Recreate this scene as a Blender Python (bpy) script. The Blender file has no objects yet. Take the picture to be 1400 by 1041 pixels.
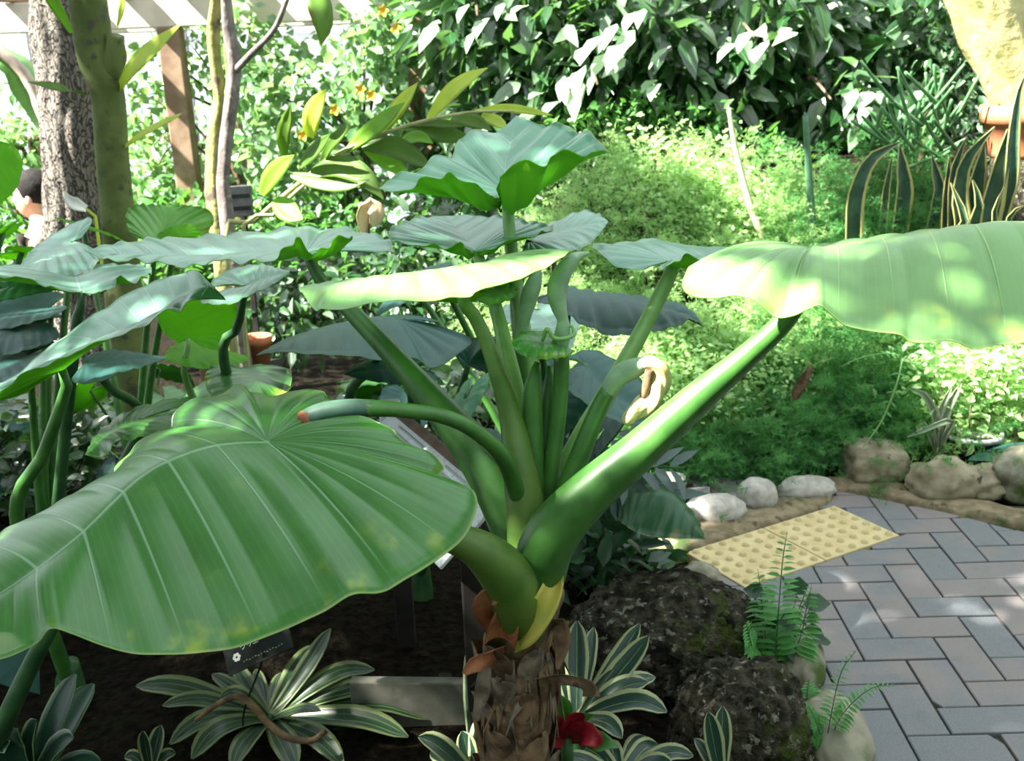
import bpy, bmesh, math, random
import numpy as np
from mathutils import Vector, Matrix, noise
random.seed(7); rng = np.random.default_rng(7)
SC = bpy.context.scene
COL = SC.collection

# ------------------------------------------------------------------ camera
FPX = 1500.0; PITCH = math.radians(17.178); ROLL = math.radians(-2.286); CAMZ = 1.472
CAM = np.array([0.0, 0.0, CAMZ])
_F = np.array([0, math.cos(PITCH), -math.sin(PITCH)]); _R = np.array([1.0, 0, 0]); _U = np.array([0, math.sin(PITCH), math.cos(PITCH)])
_cr, _sr = math.cos(ROLL), math.sin(ROLL)
CR = _cr*_R + _sr*_U; CU = -_sr*_R + _cr*_U
cam_data = bpy.data.cameras.new('camera'); cam = bpy.data.objects.new('camera', cam_data); COL.objects.link(cam)
m = Matrix(((CR[0], CU[0], -_F[0], 0), (CR[1], CU[1], -_F[1], 0), (CR[2], CU[2], -_F[2], CAMZ), (0, 0, 0, 1)))
cam.matrix_world = m
cam_data.sensor_width = 36.0; cam_data.sensor_fit = 'HORIZONTAL'; cam_data.lens = FPX/1400*36.0
cam_data.clip_start = 0.02; cam_data.clip_end = 200
cam_data.dof.use_dof = True; cam_data.dof.focus_distance = 1.75; cam_data.dof.aperture_fstop = 9.0
SC.camera = cam

# ------------------------------------------------------------------ world, sun, exposure
w = bpy.data.worlds.new('world'); SC.world = w; w.use_nodes = True
bg = w.node_tree.nodes['Background']; bg.inputs[0].default_value = (0.86, 0.94, 1.0, 1); bg.inputs[1].default_value = 1.75
sun_d = bpy.data.lights.new('sun', 'SUN'); sun = bpy.data.objects.new('sun', sun_d); COL.objects.link(sun)
SUN_DIR = Vector((-0.64, -0.20, 0.75)).normalized()
sun.rotation_euler = SUN_DIR.to_track_quat('Z', 'Y').to_euler(); sun.location = (-6, 1, 8)
sun_d.energy = 36.0; sun_d.angle = math.radians(0.9); sun_d.color = (1.0, 0.96, 0.86)
vs = SC.view_settings; vs.view_transform = 'Standard'; vs.look = 'None'; vs.gamma = 1.0; vs.use_curve_mapping = False
vs.exposure = 0.4

# ------------------------------------------------------------------ projection helpers
def ray(px, py):
    x, y = px-700.0, py-520.5
    a = _cr*x + _sr*y; b = -_sr*x + _cr*y
    return _R*(a/FPX) - _U*(b/FPX) + _F
def P(px, py, Y):
    d = ray(px, py); return CAM + d*(Y/d[1])
def PG(px, py, z=0.0):
    d = ray(px, py); return CAM + d*((z-CAMZ)/d[2])
def wr(p, r):
    return r*float(np.dot(np.asarray(p)-CAM, _F))/FPX
def sstep(a, b, x):
    t = np.clip((np.asarray(x, float)-a)/(b-a), 0, 1); return t*t*(3-2*t)
def terrain(x, y):
    x = np.asarray(x, float); y = np.asarray(y, float)
    up = 0.95*sstep(3.55, 4.9, y)*sstep(-0.5, 0.5, x)
    dn = -0.9*sstep(3.6, 5.2, y)*(1-sstep(-0.9, 0.1, x))
    n = 0.02*np.sin(3.1*x+1.7*y)+0.015*np.sin(7.3*x-5.1*y)
    far = sstep(6.3, 7.3, y)
    bed = 0.05*(1-sstep(0.12, 0.38, x-0.10*(y-1.6)))*(1-sstep(3.0, 3.6, y))
    return -0.035 + up*(1-0.6*far) + dn + bed + n*sstep(0, 1, np.abs(up)+np.abs(dn)+bed*20)

# ------------------------------------------------------------------ mesh helpers
def mk(name, V, F, mats, parent=None, UV=None, MI=None, rnd=None, smooth=True):
    """one mesh object. F: list of int arrays (n,3)/(n,4); UV per vertex (nv,2); MI: per-face index arrays; rnd per vertex"""
    V = np.asarray(V, np.float32)
    if not isinstance(F, list): F = [F]
    F = [np.asarray(f, np.int32) for f in F if len(f)]
    me = bpy.data.meshes.new(name)
    me.vertices.add(len(V)); me.vertices.foreach_set('co', V.ravel())
    idx = np.concatenate([f.ravel() for f in F]); tot = np.concatenate([np.full(len(f), f.shape[1], np.int32) for f in F])
    st = np.concatenate([[0], np.cumsum(tot)[:-1]]).astype(np.int32)
    me.loops.add(len(idx)); me.loops.foreach_set('vertex_index', idx)
    me.polygons.add(len(tot)); me.polygons.foreach_set('loop_start', st)
    try: me.polygons.foreach_set('loop_total', tot)
    except Exception: pass
    if not isinstance(mats, (list, tuple)): mats = [mats]
    for mt in mats: me.materials.append(mt)
    if MI is not None: me.polygons.foreach_set('material_index', np.concatenate([np.asarray(a, np.int32) for a in MI]))
    me.polygons.foreach_set('use_smooth', np.full(len(tot), bool(smooth)))
    if UV is not None:
        ul = me.uv_layers.new(name='UVMap'); ul.data.foreach_set('uv', np.asarray(UV, np.float32)[idx].ravel())
    if rnd is not None:
        at = me.attributes.new('rnd', 'FLOAT', 'POINT'); at.data.foreach_set('value', np.asarray(rnd, np.float32))
    me.update(calc_edges=True); me.validate()
    o = bpy.data.objects.new(name, me); COL.objects.link(o)
    if parent is not None: o.parent = parent
    return o
def tag(o, label=None, cat=None, group=None, kind=None):
    if label: o['label'] = label
    if cat: o['category'] = cat
    if group: o['group'] = group
    if kind: o['kind'] = kind
    return o
def thing(name, label, cat, loc=(0, 0, 0), group=None):
    o = bpy.data.objects.new(name, None); COL.objects.link(o); o.empty_display_size = 0.1
    o.location = [float(c) for c in loc]
    return tag(o, label, cat, group)
def local(o, *arrs):
    """world coordinates -> coordinates local to an unrotated empty"""
    l = np.array(o.location)
    return [np.asarray(a)-l for a in arrs]
def child(name, V, F, mats, parent, **k):
    return mk(name, np.asarray(V)-np.array(parent.location), F, mats, parent, **k)
def sub(name, V, F, mats, parent, **k):   # child of a part (part has identity transform in its thing)
    return mk(name, np.asarray(V)-np.array(parent.parent.location), F, mats, parent, **k)

def spline(pts, n, uniform=True):
    """catmull-rom through pts (k,d) sampled at n points, by arc length"""
    p = np.asarray(pts, float)
    if len(p) == 1: return np.repeat(p, n, 0)
    if len(p) == 2:
        t = np.linspace(0, 1, n)[:, None]; return p[0]*(1-t)+p[1]*t
    q = np.vstack([2*p[0]-p[1], p, 2*p[-1]-p[-2]])
    out = []
    for i in range(1, len(q)-2):
        t = np.linspace(0, 1, 12, endpoint=False)[:, None]
        a, b, c, d = q[i-1], q[i], q[i+1], q[i+2]
        out.append(0.5*((2*b)+(-a+c)*t+(2*a-5*b+4*c-d)*t*t+(-a+3*b-3*c+d)*t**3))
    out.append(p[-1:]); out = np.vstack(out)
    if not uniform: return out
    L = np.concatenate([[0], np.cumsum(np.linalg.norm(np.diff(out[:, :3], axis=0), axis=1))])
    s = np.linspace(0, L[-1], n)
    return np.stack([np.interp(s, L, out[:, k]) for k in range(out.shape[1])], 1)

def tube_arr(pts, rad, n=None, seg=10, cap=True, flat=None, ridge=None):
    """tube through 3d pts with radii; returns V, F list, UV"""
    pr = np.column_stack([np.asarray(pts, float), np.asarray(rad, float)])
    n = n or max(4, 5*len(pr))
    s = spline(pr, n); c = s[:, :3]; r = np.maximum(s[:, 3], 1e-5)
    T = np.gradient(c, axis=0); T /= np.linalg.norm(T, axis=1)[:, None]+1e-12
    ref = np.array([0, 0, 1.0]) if abs(T[0, 2]) < 0.9 else np.array([1.0, 0, 0])
    A = np.cross(T[0], ref); A /= np.linalg.norm(A); rows = []
    ang = np.linspace(0, 2*math.pi, seg, endpoint=False)
    for i in range(n):
        A = A-T[i]*np.dot(A, T[i]); A /= np.linalg.norm(A)+1e-12; B = np.cross(T[i], A)
        rr = r[i]*np.ones(seg)
        if ridge is not None: rr = rr*ridge(i/(n-1), ang)
        fl = 1.0 if flat is None else flat
        rows.append(c[i]+np.outer(rr*np.cos(ang), A)+np.outer(rr*np.sin(ang)*fl, B))
    V = np.vstack(rows)
    i, j = np.meshgrid(np.arange(n-1), np.arange(seg), indexing='ij'); i = i.ravel(); j = j.ravel(); j2 = (j+1) % seg
    F = [np.stack([i*seg+j, i*seg+j2, (i+1)*seg+j2, (i+1)*seg+j], 1)]
    UV = np.stack([np.repeat(np.linspace(0, 1, n), seg), np.tile(np.linspace(0, 1, seg, endpoint=False), n)], 1)
    if cap:
        V = np.vstack([V, c[0], c[-1]]); UV = np.vstack([UV, [0, .5], [1, .5]])
        a = np.arange(seg); b = (a+1) % seg
        F.append(np.vstack([np.stack([b, a, np.full(seg, n*seg)], 1), np.stack([(n-1)*seg+a, (n-1)*seg+b, np.full(seg, n*seg+1)], 1)]))
    return V, F, UV
def ptube(name, spec, mat, parent, seg=12, n=None, **k):
    """spec: (px, py, Y, r_px)"""
    pts = [P(a, b, c) for a, b, c, _ in spec]; rad = [wr(p, q[3]) for p, q in zip(pts, spec)]
    V, F, UV = tube_arr(pts, rad, n=n, seg=seg, **k)
    return child(name, V, F, mat, parent, UV=UV)
def join_arr(parts):
    Vs, F3, F4, UVs, off = [], [], [], [], 0
    for V, F, UV in parts:
        Vs.append(V); UVs.append(UV if UV is not None else np.zeros((len(V), 2)))
        for f in (F if isinstance(F, list) else [F]):
            f = np.asarray(f)
            if len(f) == 0: continue
            (F3 if f.shape[1] == 3 else F4).append(f+off)
        off += len(V)
    F = []
    if F4: F.append(np.vstack(F4))
    if F3: F.append(np.vstack(F3))
    return np.vstack(Vs), F, np.vstack(UVs)
def box_arr(c, s, rot=None):
    v = np.array([[x, y, z] for x in (-.5, .5) for y in (-.5, .5) for z in (-.5, .5)])*np.asarray(s)
    if rot is not None: v = v @ np.array(rot).T
    F = np.array([[0, 1, 3, 2], [4, 6, 7, 5], [0, 4, 5, 1], [2, 3, 7, 6], [0, 2, 6, 4], [1, 5, 7, 3]])
    return v+np.asarray(c), [F], np.zeros((8, 2))
def bevel_box(name, c, s, mat, parent, rot=None, bev=0.004):
    bm = bmesh.new(); bmesh.ops.create_cube(bm, size=1)
    for v in bm.verts: v.co = Vector((v.co.x*s[0], v.co.y*s[1], v.co.z*s[2]))
    bmesh.ops.bevel(bm, geom=bm.edges[:], offset=bev, segments=2, affect='EDGES', profile=.5)
    R = Matrix.Identity(3) if rot is None else Matrix(rot)
    base = Vector(parent.location) if parent is not None else Vector((0, 0, 0))
    for v in bm.verts: v.co = R @ v.co + Vector([float(q) for q in c]) - base
    me = bpy.data.meshes.new(name); bm.to_mesh(me); bm.free(); me.materials.append(mat)
    o = bpy.data.objects.new(name, me); COL.objects.link(o)
    if parent is not None: o.parent = parent
    return o

# ------------------------------------------------------------------ materials
def new_mat(name):
    m = bpy.data.materials.new(name); m.use_nodes = True
    nt = m.node_tree
    return m, nt, nt.nodes['Principled BSDF'], nt.nodes['Material Output']
class NB:
    def __init__(s, nt): s.nt = nt; s.N = nt.nodes; s.L = nt.links
    def put(s, sock, val):
        if isinstance(val, bpy.types.NodeSocket): s.L.new(val, sock)
        elif val is not None: sock.default_value = val
    def math(s, op, a, b=None, c=None, clamp=False):
        n = s.N.new('ShaderNodeMath'); n.operation = op; n.use_clamp = clamp
        for i, v in enumerate((a, b, c)): s.put(n.inputs[i], v)
        return n.outputs[0]
    def mix(s, f, a, b, blend='MIX'):
        n = s.N.new('ShaderNodeMix'); n.data_type = 'RGBA'; n.blend_type = blend
        s.put(n.inputs[0], f)
        for i, v in ((6, a), (7, b)): s.put(n.inputs[i], (*v, 1) if isinstance(v, (tuple, list)) and len(v) == 3 else v)
        return n.outputs[2]
    def noise(s, vec, scale, detail=3, rough=.55, dist=0.0):
        n = s.N.new('ShaderNodeTexNoise'); n.inputs['Scale'].default_value = scale; n.inputs['Detail'].default_value = detail
        n.inputs['Roughness'].default_value = rough; n.inputs['Distortion'].default_value = dist
        if vec is not None: s.L.new(vec, n.inputs['Vector'])
        return n.outputs['Fac']
    def ramp(s, f, a, b):
        n = s.N.new('ShaderNodeMapRange'); n.interpolation_type = 'SMOOTHSTEP'
        s.put(n.inputs[0], f); n.inputs[1].default_value = a; n.inputs[2].default_value = b
        return n.outputs[0]
    def obj(s):
        return s.N.new('ShaderNodeTexCoord').outputs['Object']
    def uv(s):
        sp = s.N.new('ShaderNodeSeparateXYZ'); s.L.new(s.N.new('ShaderNodeTexCoord').outputs['UV'], sp.inputs[0])
        return sp.outputs[0], sp.outputs[1]
    def rnd(s):
        a = s.N.new('ShaderNodeAttribute'); a.attribute_name = 'rnd'
        o = s.N.new('ShaderNodeObjectInfo')
        return s.math('FRACT', s.math('ADD', a.outputs['Fac'], o.outputs['Random']))
    def bump(s, h, strength, dist, bsdf):
        n = s.N.new('ShaderNodeBump'); n.inputs['Strength'].default_value = strength; n.inputs['Distance'].default_value = dist
        s.L.new(h, n.inputs['Height']); s.L.new(n.outputs[0], bsdf.inputs['Normal']); return n.outputs[0]
def leaf_mat(name, a, b, trans, tw=.4, rough=.38, spec=.5, veins=0, vein_col=(.3, .55, .3), vein_w=.04, midrib=.016,
             yellow=0.0, ycol=(.35, .45, .03), mottle=.35, nscale=18, sheen=0.0, coat=0.0, pw=1.0):
    m, nt, bs, out = new_mat(name); nb = NB(nt)
    oc = nb.obj(); u, v = nb.uv()
    c = nb.mix(nb.rnd() if pw == 1.0 else nb.math('POWER', nb.rnd(), pw), a, b)
    n1 = nb.noise(oc, nscale, 4)
    c = nb.mix(nb.math('MULTIPLY', nb.ramp(n1, .4, .7), mottle), c, tuple(x*.55 for x in a))
    h = None
    if veins:
        fr = nb.math('FRACT', nb.math('MULTIPLY', u, float(veins)))
        d = nb.math('MINIMUM', fr, nb.math('SUBTRACT', 1.0, fr))
        wid = nb.math('MULTIPLY_ADD', v, -vein_w*.62, vein_w)
        ve = nb.math('SUBTRACT', 1.0, nb.math('DIVIDE', d, wid), clamp=True)
        ve = nb.math('MULTIPLY', nb.ramp(ve, 0, .7), nb.ramp(v, 1.02, .55))
        # fine secondary veins
        f2 = nb.math('FRACT', nb.math('MULTIPLY', u, float(veins)*7.0))
        d2 = nb.math('ABSOLUTE', nb.math('SUBTRACT', f2, .5))
        fine = nb.ramp(d2, .32, .5)
        c = nb.mix(nb.math('MULTIPLY', fine, .10), c, vein_col)
        c = nb.mix(nb.math('MULTIPLY', ve, .75), c, vein_col)
        h = nb.math('MULTIPLY_ADD', fine, -.12, ve)
    if midrib:
        mr = nb.ramp(v, midrib, midrib*.4)
        c = nb.mix(nb.math('MULTIPLY', mr, .8), c, vein_col)
        h = mr if h is None else nb.math('MAXIMUM', h, mr)
    if yellow:
        yz = nb.noise(oc, 16, 3); ey = nb.math('MULTIPLY', nb.math('MULTIPLY', nb.ramp(yz, .54, .74), nb.ramp(v, .62, .97)), .85)
        yz2 = nb.ramp(nb.noise(oc, 11, 2), .64, .85)
        ey = nb.math('MULTIPLY', nb.math('MAXIMUM', ey, nb.math('MULTIPLY', yz2, .4)), yellow)
        c = nb.mix(ey, c, ycol)
        c = nb.mix(nb.math('MULTIPLY', nb.ramp(v, .985, 1.0), .6), c, (.5, .6, .22))
    nt.links.new(c, bs.inputs['Base Color'])
    bs.inputs['Roughness'].default_value = rough; bs.inputs['Specular IOR Level'].default_value = spec
    if coat: bs.inputs['Coat Weight'].default_value = coat; bs.inputs['Coat Roughness'].default_value = .27; bs.inputs['Coat IOR'].default_value = 1.6
    if sheen: bs.inputs['Sheen Weight'].default_value = sheen; bs.inputs['Sheen Roughness'].default_value = .4
    if h is not None: nb.bump(h, .5, .003, bs)
    tr = nt.nodes.new('ShaderNodeBsdfTranslucent')
    tc = nb.mix(.5, trans, c, 'MULTIPLY') if False else nb.mix(.35, trans, c)
    nt.links.new(tc, tr.inputs[0])
    mx = nt.nodes.new('ShaderNodeMixShader'); mx.inputs[0].default_value = tw
    nt.links.new(bs.outputs[0], mx.inputs[1]); nt.links.new(tr.outputs[0], mx.inputs[2]); nt.links.new(mx.outputs[0], out.inputs[0])
    return m
def stripe_mat(name, dark, cream, edge=.68, stripes=((.0, .05),), rough=.35, tw=.2, band=None):
    """strap leaf: v in [-1,1] across stored as uv.y 0..1; cream margins and thin stripes"""
    m, nt, bs, out = new_mat(name); nb = NB(nt); u, v = nb.uv()
    x = nb.math('ABSOLUTE', nb.math('MULTIPLY_ADD', v, 2.0, -1.0))
    wob = nb.math('MULTIPLY_ADD', nb.noise(nb.obj(), 30, 2), .12, -.06)
    x2 = nb.math('ADD', x, wob)
    f = nb.ramp(x2, edge-.03, edge+.03)
    for c0, w0 in stripes:
        d = nb.math('ABSOLUTE', nb.math('SUBTRACT', x2, c0)); f = nb.math('MAXIMUM', f, nb.math('MULTIPLY', nb.ramp(d, w0, w0*.4), .7))
    dk = nb.mix(nb.math('MULTIPLY', nb.noise(nb.obj(), 60, 2), .6), dark, tuple(q*1.8 for q in dark))
    if band:
        wv = nb.ramp(nb.noise(nb.obj(), band, 2), .45, .6); dk = nb.mix(nb.math('MULTIPLY', wv, .6), dk, tuple(q*2.4 for q in dark))
    c = nb.mix(f, dk, cream)
    nt.links.new(c, bs.inputs['Base Color']); bs.inputs['Roughness'].default_value = rough
    tr = nt.nodes.new('ShaderNodeBsdfTranslucent'); nt.links.new(c, tr.inputs[0])
    mx = nt.nodes.new('ShaderNodeMixShader'); mx.inputs[0].default_value = tw
    nt.links.new(bs.outputs[0], mx.inputs[1]); nt.links.new(tr.outputs[0], mx.inputs[2]); nt.links.new(mx.outputs[0], out.inputs[0])
    return m
def solid_mat(name, a, b, scale=20, rough=.7, bump=.3, bdist=.01, lo=.35, hi=.65, detail=5, spec=.3, extra=None, coords='obj'):
    m, nt, bs, out = new_mat(name); nb = NB(nt); oc = nb.obj()
    if coords == 'uv':
        oc = nt.nodes.new('ShaderNodeTexCoord').outputs['UV']
    n = nb.noise(oc, scale, detail); c = nb.mix(nb.ramp(n, lo, hi), a, b)
    if extra:
        for (col, sc, l, h) in extra: c = nb.mix(nb.ramp(nb.noise(oc, sc, 4), l, h), c, col)
    nt.links.new(c, bs.inputs['Base Color']); bs.inputs['Roughness'].default_value = rough; bs.inputs['Specular IOR Level'].default_value = spec
    if bump: nb.bump(n, bump, bdist, bs)
    return m
# ================================================================== SETTING
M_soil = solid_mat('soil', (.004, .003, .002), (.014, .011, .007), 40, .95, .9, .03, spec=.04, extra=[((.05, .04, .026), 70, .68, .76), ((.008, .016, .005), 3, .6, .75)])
M_sand = solid_mat('sandy_edging', (.14, .11, .065), (.23, .185, .115), 30, .9, .5, .01, extra=[((.04, .07, .018), 7, .50, .64), ((.07, .055, .035), 22, .58, .68)])
M_joint = solid_mat('joint_sand', (.03, .032, .02), (.07, .07, .045), 60, .95, .4, .005)
def paver_mat():
    m, nt, bs, out = new_mat('paver'); nb = NB(nt); oc = nb.obj()
    oi = nt.nodes.new('ShaderNodeObjectInfo')
    r = oi.outputs['Random']; geo = nt.nodes.new('ShaderNodeNewGeometry').outputs['Position']
    n1 = nb.noise(geo, 5.5, 3, .6); f = nb.ramp(nb.math('ADD', n1, nb.math('MULTIPLY_ADD', r, .36, -.18)), .40, .68)
    c = nb.mix(f, (.118, .125, .138), (.172, .146, .143))
    c = nb.mix(nb.math('MULTIPLY', nb.ramp(nb.noise(geo, 260, 2), .4, .7), .35), c, (.22, .22, .22))
    c = nb.mix(nb.math('MULTIPLY', nb.ramp(nb.noise(geo, 14, 4), .55, .75), .35), c, (.08, .085, .08))
    nt.links.new(c, bs.inputs['Base Color']); bs.inputs['Roughness'].default_value = .62; bs.inputs['Specular IOR Level'].default_value = .45
    nb.bump(nb.noise(geo, 300, 3), .25, .002, bs); return m
M_paver = paver_mat()
M_tact = solid_mat('tactile_yellow', (.46, .37, .18), (.53, .44, .24), 18, .7, .15, .002, extra=[((.36, .29, .15), 7, .6, .8)])
M_dot = solid_mat('tactile_dot', (.42, .33, .155), (.48, .39, .20), 30, .6, .1, .002)

# ground
nx, ny = 150, 150
gx = np.linspace(-9, 9, nx); gy = np.concatenate([np.linspace(-3, .8, 12), np.linspace(.85, 6.5, 110), np.linspace(6.6, 13, 28)])
X, Y = np.meshgrid(gx, gy, indexing='ij'); Z = terrain(X, Y)
V = np.stack([X, Y, Z], -1).reshape(-1, 3)
i, j = np.meshgrid(np.arange(nx-1), np.arange(len(gy)-1), indexing='ij'); i = i.ravel(); j = j.ravel(); q = len(gy)
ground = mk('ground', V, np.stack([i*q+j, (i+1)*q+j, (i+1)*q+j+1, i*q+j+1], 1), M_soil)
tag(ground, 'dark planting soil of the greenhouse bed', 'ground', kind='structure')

# pavement: herringbone pavers on the fitted lattice
yaw = math.radians(-1.297); CX, CY = 0.930, 2.336
def lat(u, v):   # lattice units of 10 cm -> ground xy
    a, b = u*.1, -v*.1
    return (math.cos(yaw)*a-math.sin(yaw)*b+CX, math.sin(yaw)*a+math.cos(yaw)*b+CY)
def clip(poly, a, b, keep_left=True):
    """keep the side left of a->b"""
    out = []
    def side(p): s = (b[0]-a[0])*(p[1]-a[1])-(b[1]-a[1])*(p[0]-a[0]); return s if keep_left else -s
    for k in range(len(poly)):
        p, q2 = poly[k], poly[(k+1) % len(poly)]; sp, sq = side(p), side(q2)
        if sp >= 0: out.append(p)
        if (sp >= 0) != (sq >= 0):
            t = sp/(sp-sq); out.append((p[0]+(q2[0]-p[0])*t, p[1]+(q2[1]-p[1])*t))
    return out
def area(p): return .5*abs(sum(p[k][0]*p[(k+1) % len(p)][1]-p[(k+1) % len(p)][0]*p[k][1] for k in range(len(p)))) if len(p) > 2 else 0
g = lambda px, py: tuple(PG(px, py)[:2])
# tactile tiles: two 30 cm tiles; axes from the pixel corners
tc_top, tc_right, tc_left = np.array(g(1141, 692)), np.array(g(1231, 733)), np.array(g(938, 757))
ax1 = (tc_right-tc_top); ax1 /= np.linalg.norm(ax1); ax2 = np.array([ax1[1], -ax1[0]])
if np.dot(ax2, tc_left-tc_top) < 0: ax2 = -ax2
T1 = np.linalg.norm(tc_right-tc_top); T2 = np.dot(tc_left-tc_top, ax2)
tq = [tc_top, tc_top+ax1*T1, tc_top+ax1*T1+ax2*T2, tc_top+ax2*T2]
print('tactile size', T1, T2, np.degrees(math.atan2(ax1[1], ax1[0])))
tq = [tuple(p) for p in tq]
ccw = sum((tq[k][0]-tq[(k+1) % 4][0])*(tq[k][1]+tq[(k+1) % 4][1]) for k in range(4))
if ccw < 0: tq = tq[::-1]
pave = thing('pavement', 'grey and pinkish herringbone paved garden path on the right', 'pavement', (CX, CY, 0)); pave['kind'] = 'structure'
border = [g(1128, 690), g(1143, 672), g(1215, 681), g(1290, 700), g(1400, 722), g(1520, 752)]
left_line = (g(1150, 1041), g(960, 775))
def prism(polys, z0, z1, bev=.003):
    Vs, Fq, Ft, off = [], [], [], 0
    faces = []
    for poly in polys:
        n = len(poly); c = np.mean(poly, axis=0)
        s = sum(poly[k][0]*poly[(k+1) % n][1]-poly[(k+1) % n][0]*poly[k][1] for k in range(n))
        if s < 0: poly = poly[::-1]
        p = np.array(poly); d = c-p; ln = np.linalg.norm(d, axis=1)[:, None]; ins = p+d/ln*np.minimum(bev*1.4, ln*.4)
        for pts, z in ((p, z0), (p, z1-bev), (ins, z1)): Vs.append(np.column_stack([pts, np.full(n, z)]))
        for k in range(n):
            k2 = (k+1) % n
            Fq.append([off+k, off+k2, off+n+k2, off+n+k]); Fq.append([off+n+k, off+n+k2, off+2*n+k2, off+2*n+k])
        for k in range(1, n-1): Ft.append([off+2*n, off+2*n+k, off+2*n+k+1])
        off += 3*n
    return np.vstack(Vs), [np.array(Fq), np.array(Ft)]
npv = 0
full_mesh = {}
for k in range(-14, 16):
    for mm in range(-6, 7):
        for kind in (0, 1):
            if kind == 0: u0, v0, du, dv = k, -k+4*mm, 1, 2
            else: u0, v0, du, dv = k-2, -k+4*mm, 2, 1
            gp = .026
            poly = [lat(u0+gp, v0+gp), lat(u0+du-gp, v0+gp), lat(u0+du-gp, v0+dv-gp), lat(u0+gp, v0+dv-gp)]
            cxx = np.mean([p[0] for p in poly]); cyy = np.mean([p[1] for p in poly])
            if cyy < 1.35 or cyy > 4.2 or cxx > 2.6 or cxx < .2 or cxx > .2+cyy*.62: continue
            a0 = area(poly)
            poly = clip(poly, *left_line, keep_left=False) if True else poly
            for bi in range(1, len(border)-1): poly = clip(poly, border[bi], border[bi+1], keep_left=False) if poly else poly
            poly = clip(poly, tuple(tc_left), tuple(tc_top), keep_left=False) if poly and cyy < 3.2 and cxx < .95 else poly
            if len(poly) < 3 or area(poly) < .0006: continue
            pieces = []; rest = poly
            for e in range(4):
                a, b = tq[e], tq[(e+1) % 4]
                o_ = clip(rest, a, b, keep_left=False)
                if len(o_) > 2 and area(o_) > .0004: pieces.append(o_)
                rest = clip(rest, a, b, keep_left=True)
                if len(rest) < 3: break
            if not pieces: continue
            if abs(sum(map(area, pieces))-a0) < 1e-6: pieces = [poly]
            zt = random.uniform(-.0015, .0015)
            V, F = prism(pieces, -.045, zt, .002)
            child('paver', V, F, M_paver, pave, smooth=False); npv += 1
print('pavers', npv)
bp = [g(1150, 1041), g(960, 775), tuple(tq[0]), border[1]] 
Vb, Fb = prism([[(.25, 1.3), (2.7, 1.3), (2.7, 3.0), (.95, 3.35), (.62, 2.65)]], -.06, -.012, .001)
child('joint_bed', Vb, Fb, M_joint, pave, smooth=False)
# tactile tiles
NB_ = max(1, round(T2/T1))
for ti in range(2):
    t0_, t1_ = T2*ti/2, T2*(ti+1)/2
    e = .002
    c4 = [tc_top+ax1*e+ax2*(t0_+e), tc_top+ax1*(T1-e)+ax2*(t0_+e), tc_top+ax1*(T1-e)+ax2*(t1_-e), tc_top+ax1*e+ax2*(t1_-e)]
    V, F = prism([[tuple(p) for p in c4]], -.045, .003, .002)
    tile = child('tactile_tile', V, F, M_tact, pave, smooth=False)
    dots = []
    n1, n2 = 6, 6
    for a in range(n1):
        for b in range(n2):
            c = tc_top+ax1*T1*(a+.5)/n1+ax2*(t0_+(t1_-t0_)*(b+.5)/n2)
            r1, r2, h = .0135, .008, .008
            an = np.linspace(0, 2*np.pi, 10, endpoint=False)
            r_lo = np.column_stack([c[0]+r1*np.cos(an), c[1]+r1*np.sin(an), np.full(10, .0025)])
            r_hi = np.column_stack([c[0]+r2*np.cos(an), c[1]+r2*np.sin(an), np.full(10, .003+h)])
            Vd = np.vstack([r_lo, r_hi, [[c[0], c[1], .003+h]]]); kk = np.arange(10); k2 = (kk+1) % 10
            dots.append((Vd, [np.stack([kk, k2, 10+k2, 10+kk], 1), np.stack([10+kk, 10+k2, np.full(10, 20)], 1)], None))
    V, F, _ = join_arr(dots)
    d_ = sub('raised_dots', V, F, M_dot, tile); d_['kind'] = 'stuff'
# edging strip of sandy concrete between path and stones
ins = [g(895, 776), g(938, 757), g(1040, 723), g(1132, 690), g(1143, 671), g(1215, 680), g(1290, 699), g(1400, 721), g(1560, 760)]
outs = [g(872, 750), g(925, 728), g(1030, 694), g(1110, 668), g(1145, 654), g(1220, 664), g(1300, 680), g(1400, 700), g(1570, 735)]
I_ = spline(np.array(ins), 50); O_ = spline(np.array(outs), 50)
rows = []
for s, z in ((0, -.05), (0, .004), (.12, .014), (.5, .018), (.88, .016), (1, .0), (1, -.06)):
    p = I_*(1-s)+O_*s; zz = z+.004*np.sin(np.arange(50)*1.7+s*9)
    rows.append(np.column_stack([p, zz]))
V = np.vstack(rows); i, j = np.meshgrid(np.arange(6), np.arange(49), indexing='ij'); i = i.ravel(); j = j.ravel()
es = mk('edging_strip', V, np.stack([i*50+j, (i+1)*50+j, (i+1)*50+j+1, i*50+j+1], 1), M_sand)
tag(es, 'mossy sandy concrete strip edging the far side of the path', 'path edging', kind='structure')
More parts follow.
